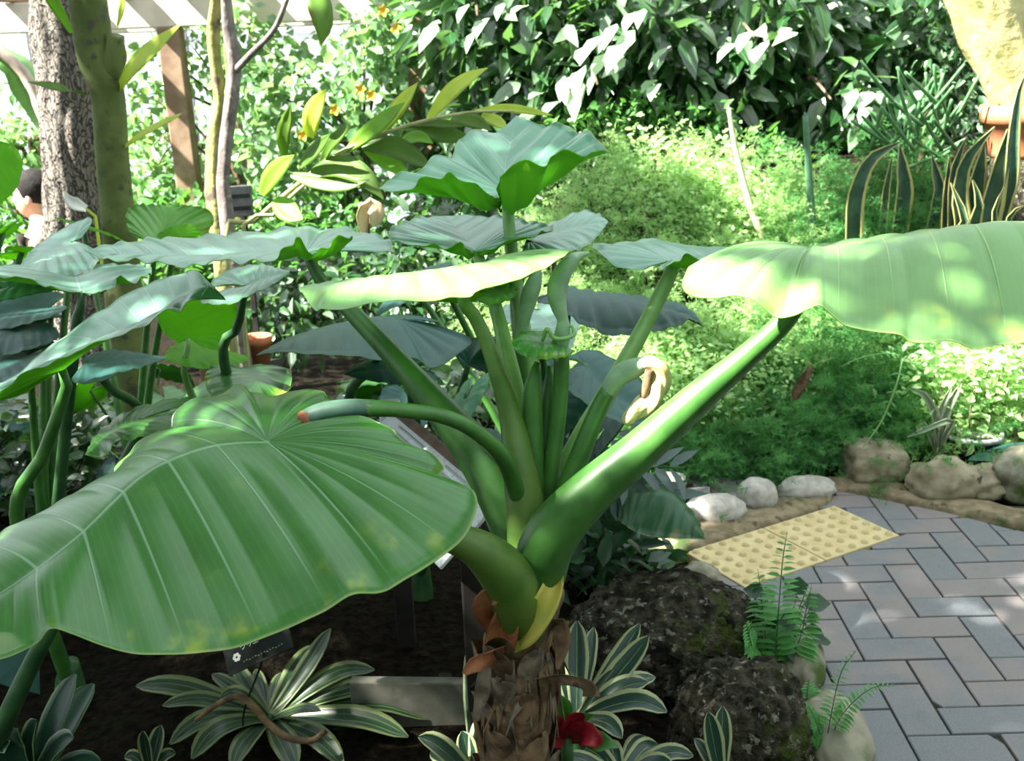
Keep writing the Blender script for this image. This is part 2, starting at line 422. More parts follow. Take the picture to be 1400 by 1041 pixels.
# ================================================================== LEAVES
def W3(pts):
    """pixel specs -> world points (+ sag column)"""
    out = []
    for p in pts:
        q = P(p[0], p[1], p[2]); out.append([*q, p[3] if len(p) > 3 else 0.0])
    return np.array(out)
def blade_arr(M, L, R, t0=.45, nt=64, ns=7, veins=12, pleat=.004, wave=.004, wf=9, thick=.0012, bow=.01, seed=0, lobe_bow=None):
    """heart-shaped blade. M: world (k,3) petiole joint -> tip; L, R: world (k,4) edge from sinus -> tip, 4th = sag; None mirrors the other"""
    rs = np.random.default_rng(seed)
    t = np.linspace(0, 1, nt); M = np.asarray(M)[:, :3]
    nm = max(4, int(nt*2)); Ms = spline(M, nm)
    tm = np.clip((t-t0)/(1-t0), 0, 1); Mt = np.stack([np.interp(tm*(nm-1), np.arange(nm), Ms[:, k]) for k in range(3)], 1)
    def edge(E):
        E = np.asarray(E); E = E if E.shape[1] == 4 else np.column_stack([E, np.zeros(len(E))])
        tip = np.array([*M[-1], 0]); return spline(np.vstack([E, tip]), nt)
    if L is None or R is None:
        E = edge(R if L is None else L); d = E[:, :3]-Mt
        ax = M[-1]-M[0]; h = np.array([-ax[1], ax[0], 0]); h /= np.linalg.norm(h)+1e-9
        d2 = d-2*np.outer(d @ h, h); E2 = np.column_stack([Mt+d2, E[:, 3]])
        EL, ER = (E2, E) if L is None else (E, E2)
    else: EL, ER = edge(L), edge(R)
    s = np.concatenate([-np.linspace(1, 0, ns+1)[:-1]**.9, [0], np.linspace(0, 1, ns+1)[1:]**.9]); nc = len(s)
    S = np.zeros((nt, nc, 3))
    for k, sv in enumerate(s):
        E = EL if sv < 0 else ER; a = abs(sv)
        S[:, k] = Mt*(1-a)+E[:, :3]*a
        S[:, k, 2] += (E[:, 3]+bow*np.sin(np.pi*np.minimum(1, t*1.0))**.5)*4*a*(1-a)
    def normals(S):
        dt = np.gradient(S, axis=0); ds = np.gradient(S, axis=1); N = np.cross(dt, ds)
        ln = np.linalg.norm(N, axis=2, keepdims=True); mean = N.sum((0, 1)); mean /= np.linalg.norm(mean)+1e-12
        sg = 1.0 if mean[2] >= 0 else -1.0
        N = np.where(ln > 1e-10, N/np.maximum(ln, 1e-12), mean)*sg
        return N, sg
    N, sg = normals(S)
    a = np.abs(s)[None, :]; tt = t[:, None]
    ramp_end = np.minimum(1, np.minimum(tt*14, (1-tt)*6))
    h = pleat*(np.abs(np.sin(np.pi*tt*veins))**.75-.5)*np.sin(np.pi*np.clip(a*.86+.08, 0, 1))**.8*ramp_end*np.where(tt < t0, np.clip(a*1.8, 0, 1), np.clip(.25+a*3, 0, 1))
    for sd in (-1, 1):
        ph = rs.uniform(0, 6.28, 3); f2 = wf*rs.uniform(1.5, 2.1)
        wv = np.sin(2*np.pi*wf*tt+ph[0])+.55*np.sin(2*np.pi*f2*tt+ph[1])+.5*np.sin(2*np.pi*wf*.43*tt+ph[2])
        msk = (s*sd > 0)[None, :]
        h = h+np.where(msk, wave*wv*a**3.2*ramp_end, 0)
    S = S+N*h[..., None]
    N, _ = normals(S)
    Nn = N.copy()
    top = S.reshape(-1, 3); bot = (S-Nn*thick).reshape(-1, 3)
    i, j = np.meshgrid(np.arange(nt-1), np.arange(nc-1), indexing='ij'); i = i.ravel(); j = j.ravel()
    q = np.stack([i*nc+j, (i+1)*nc+j, (i+1)*nc+j+1, i*nc+j+1], 1)
    if sg < 0: q = q[:, ::-1]
    off = nt*nc; qb = q[:, ::-1]+off
    rim = []
    for jj in (0, nc-1):
        r = np.arange(nt-1); e = np.stack([r*nc+jj, (r+1)*nc+jj, (r+1)*nc+jj+off, r*nc+jj+off], 1); rim.append(e if (jj == 0) == (sg > 0) else e[:, ::-1])
    r = np.arange(nc-1); rim.append(np.stack([r, r+1, r+1+off, r+off], 1))
    rim = np.vstack(rim)
    uv = np.stack([np.broadcast_to(tt, (nt, nc)), np.broadcast_to(a, (nt, nc))], -1).reshape(-1, 2)
    V = np.vstack([top, bot]); F = [np.vstack([q, qb, rim])]
    MI = [np.concatenate([np.zeros(len(q)), np.ones(len(qb)), np.ones(len(rim))])]
    return V, F, np.vstack([uv, uv]), MI
def blade(name, M, L, R, parent, mats, px=True, **k):
    if px: M = W3(M); L = W3(L) if L is not None else None; R = W3(R) if R is not None else None
    V, F, UV, MI = blade_arr(M, L, R, **k)
    return child(name, V, F, mats, parent, UV=UV, MI=MI)
CORD = [(-.03, .025), (-.2, .07), (-.34, .18), (-.33, .33), (-.16, .44), (.1, .46), (.35, .39), (.6, .27), (.82, .13)]
def gen_blade(O, az, L, pitch=-.25, roll=0.0, droop=.18, width=1.0, cup=0.0, rs=None):
    """generic heart blade: joint O, azimuth of the tip, length; returns M, Lq, Rq in world"""
    ca, sa = math.cos(az), math.sin(az)
    f = np.array([ca*math.cos(pitch), sa*math.cos(pitch), math.sin(pitch)]); sd = np.array([-sa, ca, 0.0]); up = np.cross(f, sd)
    sd, up = sd*math.cos(roll)+up*math.sin(roll), up*math.cos(roll)-sd*math.sin(roll)
    def at(x, y): return np.asarray(O)+L*(f*x+sd*y+up*(-droop*(max(x, 0)**2)-(cup)*abs(y)-droop*.5*y*y-(.25*droop*x*x if x < 0 else 0)))
    M = np.array([at(x, 0) for x in (0, .25, .5, .75, 1.0)])
    Lq = np.array([[*at(x, y*width), 0] for x, y in CORD]); Rq = np.array([[*at(x, -y*width), 0] for x, y in CORD])
    return M, Lq, Rq
def strap_arr(pts, width, n=14, m=5, channel=.25, up=(0, 0, 1), prof=None, twist=0.0, thick=.0015):
    """strap leaf along world pts; width (m) max; returns arrays with thickness"""
    c = spline(np.asarray(pts, float)[:, :3], n); T = np.gradient(c, axis=0); T /= np.linalg.norm(T, axis=1)[:, None]+1e-12
    t = np.linspace(0, 1, n)
    if prof is None: wv = width*np.minimum(1, (.45+1.4*t))*np.clip(1-((t-.55)/.452)**4*(t > .55), 0.02, 1)**.6
    else: wv = width*np.array([np.interp(x, *zip(*prof)) for x in t])
    upv = np.asarray(up, float); rows = []; rowsb = []
    xs = np.linspace(-1, 1, m)
    for k in range(n):
        S = np.cross(T[k], upv); l = np.linalg.norm(S)
        S = S/l if l > 1e-4 else np.array([1.0, 0, 0])
        Nn = np.cross(S, T[k])
        if twist:
            a = twist*t[k]; S, Nn = S*math.cos(a)+Nn*math.sin(a), Nn*math.cos(a)-S*math.sin(a)
        row = c[k]+np.outer(xs*wv[k]*.5, S)+np.outer((xs**2)*wv[k]*.5*channel, Nn); rows.append(row); rowsb.append(row-Nn*thick)
    V = np.vstack(rows+rowsb); i, j = np.meshgrid(np.arange(n-1), np.arange(m-1), indexing='ij'); i = i.ravel(); j = j.ravel()
    q = np.stack([i*m+j, i*m+j+1, (i+1)*m+j+1, (i+1)*m+j], 1); off = n*m
    r = np.arange(n-1); rim = np.vstack([np.stack([r*m, (r+1)*m, (r+1)*m+off, r*m+off], 1), np.stack([(r+1)*m+m-1, r*m+m-1, r*m+m-1+off, (r+1)*m+m-1+off], 1)])
    uv = np.stack([np.repeat(t, m), np.tile((xs+1)/2, n)], 1)
    return V, [np.vstack([q, q[:, ::-1]+off, rim])], np.vstack([uv, uv])
def strap(name, pts, width, mat, parent, **k):
    V, F, UV = strap_arr(pts, width, **k); return child(name, V, F, mat, parent, UV=UV)
def leaf_cloud(C, D, size, aspect=.45, jitter=.25, fold=.15, droop=.2, rs=rng, upbias=None):
    """many small leaves: C (n,3) bases, D (n,3) directions. each leaf = 6 verts, 4 tris + tip. returns V, F, UV, rnd"""
    n = len(C); sz = size*(1+jitter*rs.uniform(-1, 1, n)); D = D/(np.linalg.norm(D, axis=1)[:, None]+1e-9)
    R_ = rs.normal(size=(n, 3)) + (0 if upbias is None else np.asarray(upbias)*1.0)
    S = np.cross(D, R_); S /= np.linalg.norm(S, axis=1)[:, None]+1e-9; N = np.cross(S, D)
    N *= np.where(N[:, 2:3] < 0, -1, 1)
    prof = [(0, 0, 0), (.3, .5, 1), (.3, -.5, 1), (.65, .42, 1), (.65, -.42, 1), (1.0, 0, 0), (.34, 0, 0), (.68, 0, 0)]
    Vs = []
    for x, y, f in prof:
        Vs.append(C+D*(sz*x)[:, None]+S*(sz*y*aspect)[:, None]+N*((f*fold*aspect-droop*x*x)*sz)[:, None])
    V = np.stack(Vs, 1).reshape(-1, 3); b = np.arange(n)[:, None]*8
    tri = np.array([[0, 6, 1], [0, 2, 6], [3, 7, 5], [7, 4, 5]]); quad = np.array([[1, 6, 7, 3], [6, 2, 4, 7]])
    F = [(b[:, None, :]+quad[None]).reshape(-1, 4), (b[:, None, :]+tri[None]).reshape(-1, 3)]
    uv = np.tile(np.array([[p[0], abs(p[1])*2] for p in prof]), (n, 1))
    return V, F, uv, np.repeat(rs.uniform(0, 1, n), 8)
def cloud(name, C, D, size, mat, parent, kind='stuff', **k):
    V, F, UV, r = leaf_cloud(np.asarray(C, float), np.asarray(D, float), size, **k)
    o = child(name, V, F, mat, parent, UV=UV, rnd=r, smooth=True)
    if kind: o['kind'] = kind
    return o
LEAFMESH = {}
def leaf_objects(C, D, size, mat, parent, key, rs=rng, aspect=.45, name='leaf', jitter=.3, upbias=None, fold=.15, droop=.2, base=None, N0=None):
    """separate leaf objects that share one mesh"""
    C = np.asarray(C, float); D = np.asarray(D, float)
    if key not in LEAFMESH:
        o = mk(name, *leaf_cloud(np.zeros((1, 3)), np.array([[1.0, 0, 0]]), 1.0, aspect=aspect, jitter=0, fold=fold, droop=droop, rs=np.random.default_rng(3), upbias=(0, 0, 20))[:2], mat,
               UV=leaf_cloud(np.zeros((1, 3)), np.array([[1.0, 0, 0]]), 1.0, rs=np.random.default_rng(3), upbias=(0, 0, 20))[2])
        LEAFMESH[key] = o.data; bpy.data.objects.remove(o)
    me = LEAFMESH[key]; base = Vector(parent.location) if base is None else Vector(base)
    for c, d in zip(C, D):
        d = Vector(d).normalized(); r = Vector(rs.normal(size=3)) + (Vector((0, 0, 0)) if upbias is None else Vector(upbias))
        s = d.cross(r).normalized(); n = s.cross(d)
        if n.z < 0: n = -n; s = -s
        k = size*(1+jitter*rs.uniform(-1, 1))
        m4 = Matrix(((d.x*k, -s.x*k, n.x*k, 0), (d.y*k, -s.y*k, n.y*k, 0), (d.z*k, -s.z*k, n.z*k, 0), (0, 0, 0, 1)))
        o = bpy.data.objects.new(name, me); COL.objects.link(o); o.parent = parent
        m4.translation = Vector(c)-base; o.matrix_local = m4
def cheap_tube(pts, rad, seg=5, n=None): return tube_arr(pts, rad, n=n or len(pts)*2, seg=seg, cap=False)

# shared plant materials
MT_top = leaf_mat('taro_top', (.038, .175, .024), (.048, .195, .028), (.34, .72, .05), tw=.30, rough=.36, spec=.7, coat=.22, veins=13, vein_col=(.22, .42, .22), yellow=.85)
MT_und = leaf_mat('taro_under', (.14, .38, .035), (.16, .42, .035), (.42, .85, .06), tw=.62, rough=.5, spec=.3, veins=13, vein_col=(.20, .42, .06))
MT_lite = leaf_mat('taro_sunlit_top', (.17, .39, .11), (.20, .43, .13), (.60, .90, .25), tw=.38, rough=.38, spec=.8, coat=.25, veins=13, vein_col=(.38, .60, .22), yellow=.8, ycol=(.5, .6, .08))  # lit copy of the taro top; sun and sheen put into the paler base
MT_blue = leaf_mat('taro_bluish_sheen_top', (.125, .335, .225), (.145, .365, .24), (.30, .65, .08), tw=.30, rough=.38, spec=.8, coat=.4, veins=13, vein_w=.055, vein_col=(.36, .52, .42), yellow=.25)  # waxy blue-green top, sky sheen also put into the base colour
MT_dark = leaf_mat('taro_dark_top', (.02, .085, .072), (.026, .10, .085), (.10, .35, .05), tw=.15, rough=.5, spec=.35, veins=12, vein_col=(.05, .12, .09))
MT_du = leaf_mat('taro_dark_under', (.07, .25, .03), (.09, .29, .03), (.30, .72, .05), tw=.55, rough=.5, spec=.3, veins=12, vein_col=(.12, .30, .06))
M_pet = solid_mat('petiole_green', (.03, .105, .018), (.05, .155, .028), 16, .42, .1, .002, spec=.45)
M_pet_y = solid_mat('petiole_olive', (.055, .12, .018), (.09, .16, .028), 16, .45, .1, .002, spec=.45)
M_pet_l = solid_mat('petiole_pale', (.12, .27, .07), (.18, .34, .10), 16, .42, .1, .002, spec=.45)
M_pet_d = solid_mat('petiole_dark', (.02, .07, .025), (.04, .11, .035), 16, .45, .1, .002, spec=.4)
M_glauc = solid_mat('spathe_glaucous', (.15, .25, .16), (.22, .33, .21), 25, .5, .1, .002, spec=.3)
M_cream = solid_mat('spathe_cream', (.52, .46, .25), (.42, .33, .14), 30, .55, .2, .003)
M_husk = solid_mat('husk_brown', (.055, .033, .018), (.19, .12, .065), 25, .85, .6, .006, extra=[((.05, .03, .02), 40, .6, .7)])
M_husk_r = solid_mat('husk_reddish', (.22, .07, .03), (.36, .15, .07), 25, .6, .4, .004)
M_husk_g = solid_mat('husk_grey', (.07, .052, .036), (.20, .16, .115), 30, .85, .5, .005)
# ================================================================== GIANT TARO (main plant)
gt0 = P(708, 1041, 1.65); GX = float(gt0[0])
taro = thing('giant_taro', 'giant taro with scaly brown trunk and huge ribbed leaves in the foreground', 'plant', (GX, 1.66, 0.0))
tk = [(GX+.005, 1.67, -.05), (GX, 1.665, .15), tuple(P(704, 1000, 1.66)), tuple(P(704, 930, 1.66)), tuple(P(712, 870, 1.665)), tuple(P(722, 810, 1.67)), tuple(P(728, 765, 1.68))]
rad = [.068, .064, .060, .057, .055, .058, .03]
def ring(t, a): return 1+.05*np.sin(3*a+t*20)+.05*((t*16) % 1.0)-.025+.03*np.sin(9*a+t*51)
V, F, UV = tube_arr(tk, rad, n=90, seg=36, ridge=ring)
child('trunk', V, F, M_husk, taro, UV=UV)
# overlapping husk scales round the trunk
rs = np.random.default_rng(11)
tks = spline(np.array(tk), 60)
for k in range(34):
    f = .12+.64*(k/34.0); c = tks[int(f*59)]; a = k*2.4; r = np.interp(f, [0, 1], [.066, .060])
    d = np.array([math.cos(a), math.sin(a), 0])
    hgt = rs.uniform(.07, .13); out = rs.uniform(.002, .012); sw = rs.uniform(-.02, .02); tn = np.array([-d[1], d[0], 0])
    pts = [c+d*(r-.004), c+d*(r+.004)+[0, 0, hgt*.4]+tn*sw*.4, c+d*(r+.004+out)+[0, 0, hgt*.8]+tn*sw, c+d*(r+.006+out*1.6)+[0, 0, hgt]+tn*sw*1.3]
    strap('husk', pts, rs.uniform(.05, .085), [M_husk, M_husk_g, M_husk][k % 3], taro, up=tuple(-d), channel=.55, n=9, m=6, prof=[(0, .9), (.5, 1), (.8, .75), (1, .12)], thick=.0025)
for k in range(70):   # ragged fibres hanging below the crown
    a = rs.uniform(0, 6.28); c = tks[int((.70+.1*rs.uniform())*59)]; d = np.array([math.cos(a), math.sin(a), 0]); tn = np.array([-d[1], d[0], 0])
    l = rs.uniform(.05, .13); sw = rs.normal()*.02
    pts = [c+d*.056, c+d*(.066)+tn*sw*.5-[0, 0, l*.4], c+d*(.064+rs.uniform(0, .015))+tn*sw-[0, 0, l]]
    strap('husk_fibre', pts, rs.uniform(.006, .02), [M_husk_g, M_husk][k % 2], taro, up=tuple(d), channel=.4, n=6, m=3, prof=[(0, .8), (.4, 1), (1, .1)], twist=rs.uniform(-1, 1))
def pstrap(name, spec, wpx, mat, up=(0, -1, 0), parent=taro, **k):
    pts = [P(*s) for s in spec]; return strap(name, pts, wr(pts[0], wpx), mat, parent, up=up, **k)
pstrap('dry_husk', [(690, 855, 1.62), (672, 835, 1.59), (664, 822, 1.57), (672, 812, 1.56), (684, 818, 1.55)], 40, M_husk_r, n=14, m=5, channel=.6, prof=[(0, 1), (.6, 1), (1, .5)])
pstrap('dry_husk', [(690, 885, 1.62), (668, 895, 1.58), (648, 906, 1.55), (634, 922, 1.54)], 30, M_husk_r, n=12, m=5, channel=.7, prof=[(0, .4), (.4, .9), (.8, .8), (1, .2)])
pstrap('dry_husk', [(745, 930, 1.62), (765, 926, 1.59), (790, 930, 1.57), (806, 938, 1.56), (808, 953, 1.55)], 34, M_husk, n=14, m=5, channel=.7, prof=[(0, 1.3), (.4, .5), (.75, .45), (1, .7)])
pstrap('dry_husk', [(752, 860, 1.64), (764, 850, 1.63), (768, 880, 1.62), (762, 915, 1.61)], 26, M_husk, n=12, m=5, channel=.6, prof=[(0, .6), (.5, 1), (1, .2)])
pstrap('dry_husk', [(665, 900, 1.62), (658, 950, 1.6), (650, 985, 1.59)], 22, M_husk_g, n=10, m=4, channel=.6, prof=[(0, .7), (.5, 1), (1, .4)])
pstrap('sheath', [(700, 868, 1.61), (726, 850, 1.575), (748, 822, 1.57), (760, 790, 1.60), (763, 772, 1.63)], 44, solid_mat('sheath_yellow', (.30, .34, .05), (.42, .36, .07), 14, .5, .1, .002), up=(-.2, -1, .2), n=16, m=7, channel=.9, prof=[(0, .9), (.3, 1.0), (.7, .65), (1, .25)])
pstrap('sheath', [(684, 872, 1.60), (690, 846, 1.585), (694, 826, 1.585), (690, 812, 1.60)], 50, M_husk_r, up=(0, -1, 0), n=12, m=7, channel=.8, prof=[(0, .9), (.5, .8), (1, .3)])

# petioles ---------------------------------------------------------
PT = {}
def pet(spec, mat=M_pet, name='petiole', **k): return ptube(name, spec, mat, taro, seg=16, **k)
pet([(722, 862, 1.66, 30), (712, 838, 1.62, 36), (700, 800, 1.585, 38), (672, 765, 1.56, 32), (636, 742, 1.545, 24), (560, 715, 1.53, 16), (470, 672, 1.51, 12), (400, 628, 1.475, 10), (368, 606, 1.462, 7)], M_pet_y)
pet([(735, 830, 1.66, 26), (738, 785, 1.625, 36), (752, 735, 1.61, 38), (800, 680, 1.60, 33), (870, 620, 1.60, 28), (950, 548, 1.60, 23), (1020, 488, 1.60, 17), (1078, 432, 1.60, 14), (1108, 372, 1.6, 10), (1112, 344, 1.6, 6)])
pet([(760, 715, 1.61, 20), (820, 655, 1.615, 17), (880, 598, 1.62, 10), (918, 566, 1.62, 3)], M_pet, name='petiole_sheath')
pet([(725, 800, 1.69, 30), (706, 730, 1.70, 33), (676, 664, 1.73, 31), (640, 606, 1.77, 28), (590, 546, 1.82, 21), (535, 484, 1.87, 15), (482, 428, 1.91, 12), (440, 385, 1.94, 9), (420, 348, 1.95, 7)])
pet([(726, 790, 1.66, 30), (720, 720, 1.655, 28), (712, 650, 1.67, 24), (698, 570, 1.70, 16), (672, 485, 1.72, 11), (650, 435, 1.735, 9.5), (634, 410, 1.74, 9), (652, 368, 1.745, 7)], M_pet_y)
pet([(738, 780, 1.72, 24), (735, 690, 1.76, 20), (728, 560, 1.82, 15), (712, 430, 1.87, 11), (700, 350, 1.92, 9), (693, 268, 1.95, 8)], M_pet_l)
pet([(728, 770, 1.72, 20), (716, 660, 1.76, 15), (702, 560, 1.80, 12), (682, 440, 1.85, 9), (652, 345, 1.88, 8)], M_pet_l)
pet([(742, 770, 1.72, 22), (752, 700, 1.73, 19), (790, 610, 1.77, 16), (835, 530, 1.82, 13), (880, 448, 1.87, 11), (915, 378, 1.90, 10), (922, 358, 1.9, 7)], M_pet_l)
pet([(735, 760, 1.74, 18), (726, 640, 1.80, 13), (716, 500, 1.87, 11), (706, 400, 1.93, 9), (726, 330, 1.96, 7)], M_pet)
pet([(736, 770, 1.70, 18), (742, 650, 1.72, 13), (748, 560, 1.74, 11), (752, 500, 1.75, 4)], M_pet)
pet([(733, 780, 1.68, 18), (730, 660, 1.70, 16), (728, 540, 1.72, 13), (735, 495, 1.73, 4)], M_pet)

# leaf blades ------------------------------------------------------
LM = [MT_top, MT_und]
blade('leaf_blade', [(366, 604, 1.46), (320, 606, 1.44), (285, 611, 1.42), (235, 628, 1.39), (185, 658, 1.36), (101, 739, 1.29), (0, 812, 1.24), (-95, 862, 1.21)],
 [(408, 588, 1.50), (440, 563, 1.55), (451, 546, 1.60), (434, 534, 1.66), (405, 533, 1.68), (376, 543, 1.69), (345, 534, 1.71), (325, 526, 1.73), (298, 541, 1.73), (266, 545, 1.74), (240, 565, 1.73), (228, 590, 1.70), (195, 600, 1.66), (160, 635, 1.60), (150, 655, 1.56), (75, 690, 1.48), (0, 730, 1.40), (-60, 790, 1.3)],
 [(402, 600, 1.48), (428, 578, 1.50), (470, 571, 1.50), (512, 575, 1.49), (536, 586, 1.47), (552, 604, 1.45), (592, 621, 1.43), (607, 638, 1.41), (602, 655, 1.40), (640, 666, 1.37), (653, 686, 1.34), (646, 715, 1.31), (632, 738, 1.29), (600, 763, 1.27), (560, 790, 1.25), (525, 809, 1.24), (482, 814, 1.23), (440, 839, 1.22), (390, 860, 1.21), (330, 884, 1.20), (270, 893, 1.19), (200, 896, 1.18), (150, 886, 1.175), (100, 868, 1.17), (68, 860, 1.17), (45, 882, 1.165), (0, 902, 1.16), (-50, 900, 1.17)],
 taro, LM, t0=.46, nt=340, ns=14, veins=17, pleat=.0042, wave=.0016, wf=11, bow=.016, thick=.0016, seed=1)
blade('leaf_blade', [(1110, 341, 1.60), (1180, 330, 1.58), (1250, 320, 1.56), (1330, 307, 1.55), (1400, 303, 1.54), (1480, 322, 1.53), (1560, 380, 1.52)],
 [(1052, 354, 1.66), (1003, 374, 1.73), (1010, 390, 1.8), (1090, 390, 1.84), (1200, 382, 1.84), (1320, 376, 1.8), (1450, 380, 1.7)],
 [(1050, 351, 1.60), (1000, 355, 1.57), (952, 362, 1.52), (937, 374, 1.49), (933, 392, 1.46), (944, 404, 1.44), (978, 409, 1.43), (1005, 404, 1.43), (1030, 409, 1.425), (1057, 433, 1.42), (1082, 432, 1.42), (1105, 422, 1.415), (1122, 418, 1.41), (1140, 434, 1.41), (1157, 447, 1.405), (1194, 453, 1.40), (1229, 458, 1.395), (1243, 467, 1.39), (1265, 469, 1.385), (1290, 465, 1.385), (1312, 469, 1.38), (1333, 478, 1.38), (1366, 472, 1.38), (1400, 468, 1.38), (1470, 460, 1.39), (1530, 430, 1.42)],
 taro, [MT_lite, MT_und], t0=.42, nt=260, ns=11, veins=16, pleat=.006, wave=.001, wf=10, bow=.03, thick=.0015, seed=2)
blade('leaf_blade', [(655, 361, 1.745), (600, 367, 1.72), (520, 378, 1.68), (450, 388, 1.66), (409, 394, 1.64)],
 [(690, 354, 1.76), (740, 350, 1.82), (735, 370, 1.90), (690, 392, 1.93), (640, 414, 1.93), (580, 408, 1.90), (500, 402, 1.82), (440, 398, 1.72)],
 [(695, 352, 1.745), (740, 347, 1.73), (777, 341, 1.71), (772, 350, 1.67), (760, 357, 1.65), (734, 371, 1.62), (710, 381, 1.60), (682, 390, 1.59), (651, 399, 1.58), (642, 405, 1.575), (614, 407, 1.57), (595, 411, 1.565), (557, 411, 1.56), (510, 414, 1.56), (481, 421, 1.56), (465, 424, 1.56), (440, 421, 1.57), (430, 424, 1.58)],
 taro, [MT_lite, MT_und], t0=.38, nt=200, ns=9, veins=13, pleat=.004, wave=.001, wf=9, bow=.012, seed=3)
blade('leaf_blade', [(420, 346, 1.95), (330, 350, 1.90), (220, 352, 1.85), (116, 343, 1.80)],
 [(455, 339, 1.97), (500, 346, 1.98), (530, 345, 2.00), (534, 330, 2.08), (500, 318, 2.15), (465, 310, 2.20), (440, 316, 2.22), (410, 308, 2.22), (350, 317, 2.18), (240, 325, 2.08), (165, 331, 1.92)],
 [(450, 341, 1.93), (483, 326, 1.88, -.02), (462, 323, 1.84, -.03), (445, 341, 1.80, -.02), (425, 344, 1.78, -.02), (408, 325, 1.76, -.03), (396, 334, 1.76, -.02), (376, 355, 1.75, -.01), (335, 357, 1.75), (290, 358, 1.74), (270, 364, 1.74), (240, 362, 1.74), (200, 358, 1.74), (165, 356, 1.75), (140, 353, 1.77)],
 taro, [MT_blue, MT_und], t0=.5, nt=240, ns=10, veins=15, pleat=.004, wave=.003, wf=13, bow=.008, seed=4)
blade('leaf_blade', [(691, 262, 1.95), (690, 232, 2.00), (697, 200, 2.07), (706, 158, 2.16)],
 [(680, 272, 1.90), (668, 266, 1.84, -.02), (650, 251, 1.80, -.035), (630, 247, 1.78, -.04), (615, 236, 1.78, -.04), (604, 245, 1.78, -.035), (590, 239, 1.79, -.03), (575, 245, 1.80, -.02), (562, 259, 1.80, -.01), (520, 260, 1.82), (545, 237, 1.88), (574, 234, 1.92), (594, 211, 1.97), (616, 216, 1.99), (626, 194, 2.05), (650, 177, 2.1), (680, 180, 2.13)],
 [(688, 275, 1.90), (681, 252, 1.85, -.02), (690, 236, 1.82, -.05), (716, 219, 1.80, -.06), (745, 226, 1.80, -.045), (757, 213, 1.81, -.045), (770, 203, 1.82, -.04), (798, 215, 1.83, -.02), (812, 206, 1.84, -.01), (831, 206, 1.88), (820, 195, 1.93), (803, 177, 1.99), (790, 181, 2.02), (768, 168, 2.06), (752, 172, 2.08), (735, 169, 2.11)],
 taro, [MT_blue, MT_und], t0=.80, nt=260, ns=10, veins=15, pleat=.006, wave=.002, wf=11, bow=0.0, seed=5)
blade('leaf_blade', [(650, 343, 1.88), (630, 318, 1.97), (607, 295, 2.12)],
 [(644, 346, 1.86), (635, 337, 1.83, -.01), (628, 330, 1.82, -.02), (612, 338, 1.82, -.01), (580, 336, 1.83), (545, 332, 1.84), (531, 318, 1.90), (545, 306, 1.98), (572, 298, 2.06)],
 [(655, 344, 1.86), (668, 340, 1.83, -.01), (690, 332, 1.83, -.01), (715, 326, 1.84), (740, 318, 1.86), (757, 311, 1.93), (730, 303, 2.0), (690, 297, 2.08), (650, 294, 2.12)],
 taro, [MT_blue, MT_und], t0=.72, nt=180, ns=8, veins=17, pleat=.004, wave=.0025, wf=8, bow=.0, seed=6)
blade('leaf_blade', [(724, 330, 1.96), (765, 318, 2.00), (800, 308, 2.02), (832, 303, 2.02)],
 [(720, 322, 2.0), (735, 313, 2.06), (770, 299, 2.10), (797, 287, 2.12), (818, 293, 2.08)],
 [(712, 338, 1.93), (725, 348, 1.88), (750, 351, 1.86), (785, 344, 1.87), (812, 329, 1.93)],
 taro, [MT_blue, MT_und], t0=.35, nt=80, ns=7, veins=12, pleat=.003, wave=.002, wf=7, bow=.004, seed=7)
blade('leaf_blade', [(916, 358, 1.90), (980, 350, 1.93), (1030, 343, 1.95), (1078, 336, 1.97)],
 [(905, 357, 1.91), (880, 369, 1.87), (850, 366, 1.87), (826, 352, 1.90), (811, 335, 1.96), (850, 332, 2.04), (895, 327, 2.10), (935, 335, 2.12), (1000, 340, 2.08), (1045, 338, 2.02)],
 [(906, 362, 1.88), (903, 367, 1.85), (925, 358, 1.82), (940, 348, 1.80, -.02), (958, 354, 1.80, -.01), (985, 352, 1.81, -.02), (1000, 362, 1.83), (1040, 352, 1.88)],
 taro, [MT_blue, MT_und], t0=.45, nt=90, ns=8, veins=15, pleat=.003, wave=.002, wf=9, bow=.004, seed=8)
# dark leaves behind the stalks
blade('leaf_blade', [(775, 402, 2.15), (830, 404, 2.14), (900, 420, 2.13), (962, 446, 2.12)], None,
 [(750, 402, 2.12), (735, 412, 2.08), (760, 420, 2.05), (790, 440, 2.02), (830, 457, 2.0), (875, 456, 2.0), (920, 447, 2.03), (945, 438, 2.07)],
 taro, [MT_dark, MT_du], t0=.3, nt=80, ns=7, veins=12, pleat=.005, wave=.003, bow=.01, seed=9)
pet([(735, 740, 1.76, 15), (752, 600, 1.9, 11), (768, 480, 2.05, 9), (775, 405, 2.14, 7)], M_pet)
# small leaf carried by a flower stalk and small shaded leaf under the pale blade
blade('bract_leaf', [(772, 474, 1.70), (745, 470, 1.69), (720, 466, 1.68), (700, 468, 1.67)],
 [(780, 466, 1.74), (765, 458, 1.76), (735, 453, 1.75), (710, 455, 1.71)], [(786, 480, 1.68), (775, 487, 1.65), (745, 491, 1.63), (715, 486, 1.64), (702, 475, 1.655)],
 taro, [MT_top, MT_und], t0=.3, nt=60, ns=6, veins=8, pleat=.0007, wave=.001, bow=.006, seed=10)
blade('bract_leaf', [(678, 408, 1.80), (690, 402, 1.82), (710, 396, 1.84)], [(672, 408, 1.82), (655, 398, 1.86), (680, 392, 1.88), (700, 391, 1.87)], [(672, 412, 1.79), (650, 408, 1.77), (670, 417, 1.76), (700, 408, 1.79)],
 taro, [MT_lite, MT_und], t0=.3, nt=40, ns=5, veins=8, pleat=.002, wave=.001, bow=.003, seed=11)
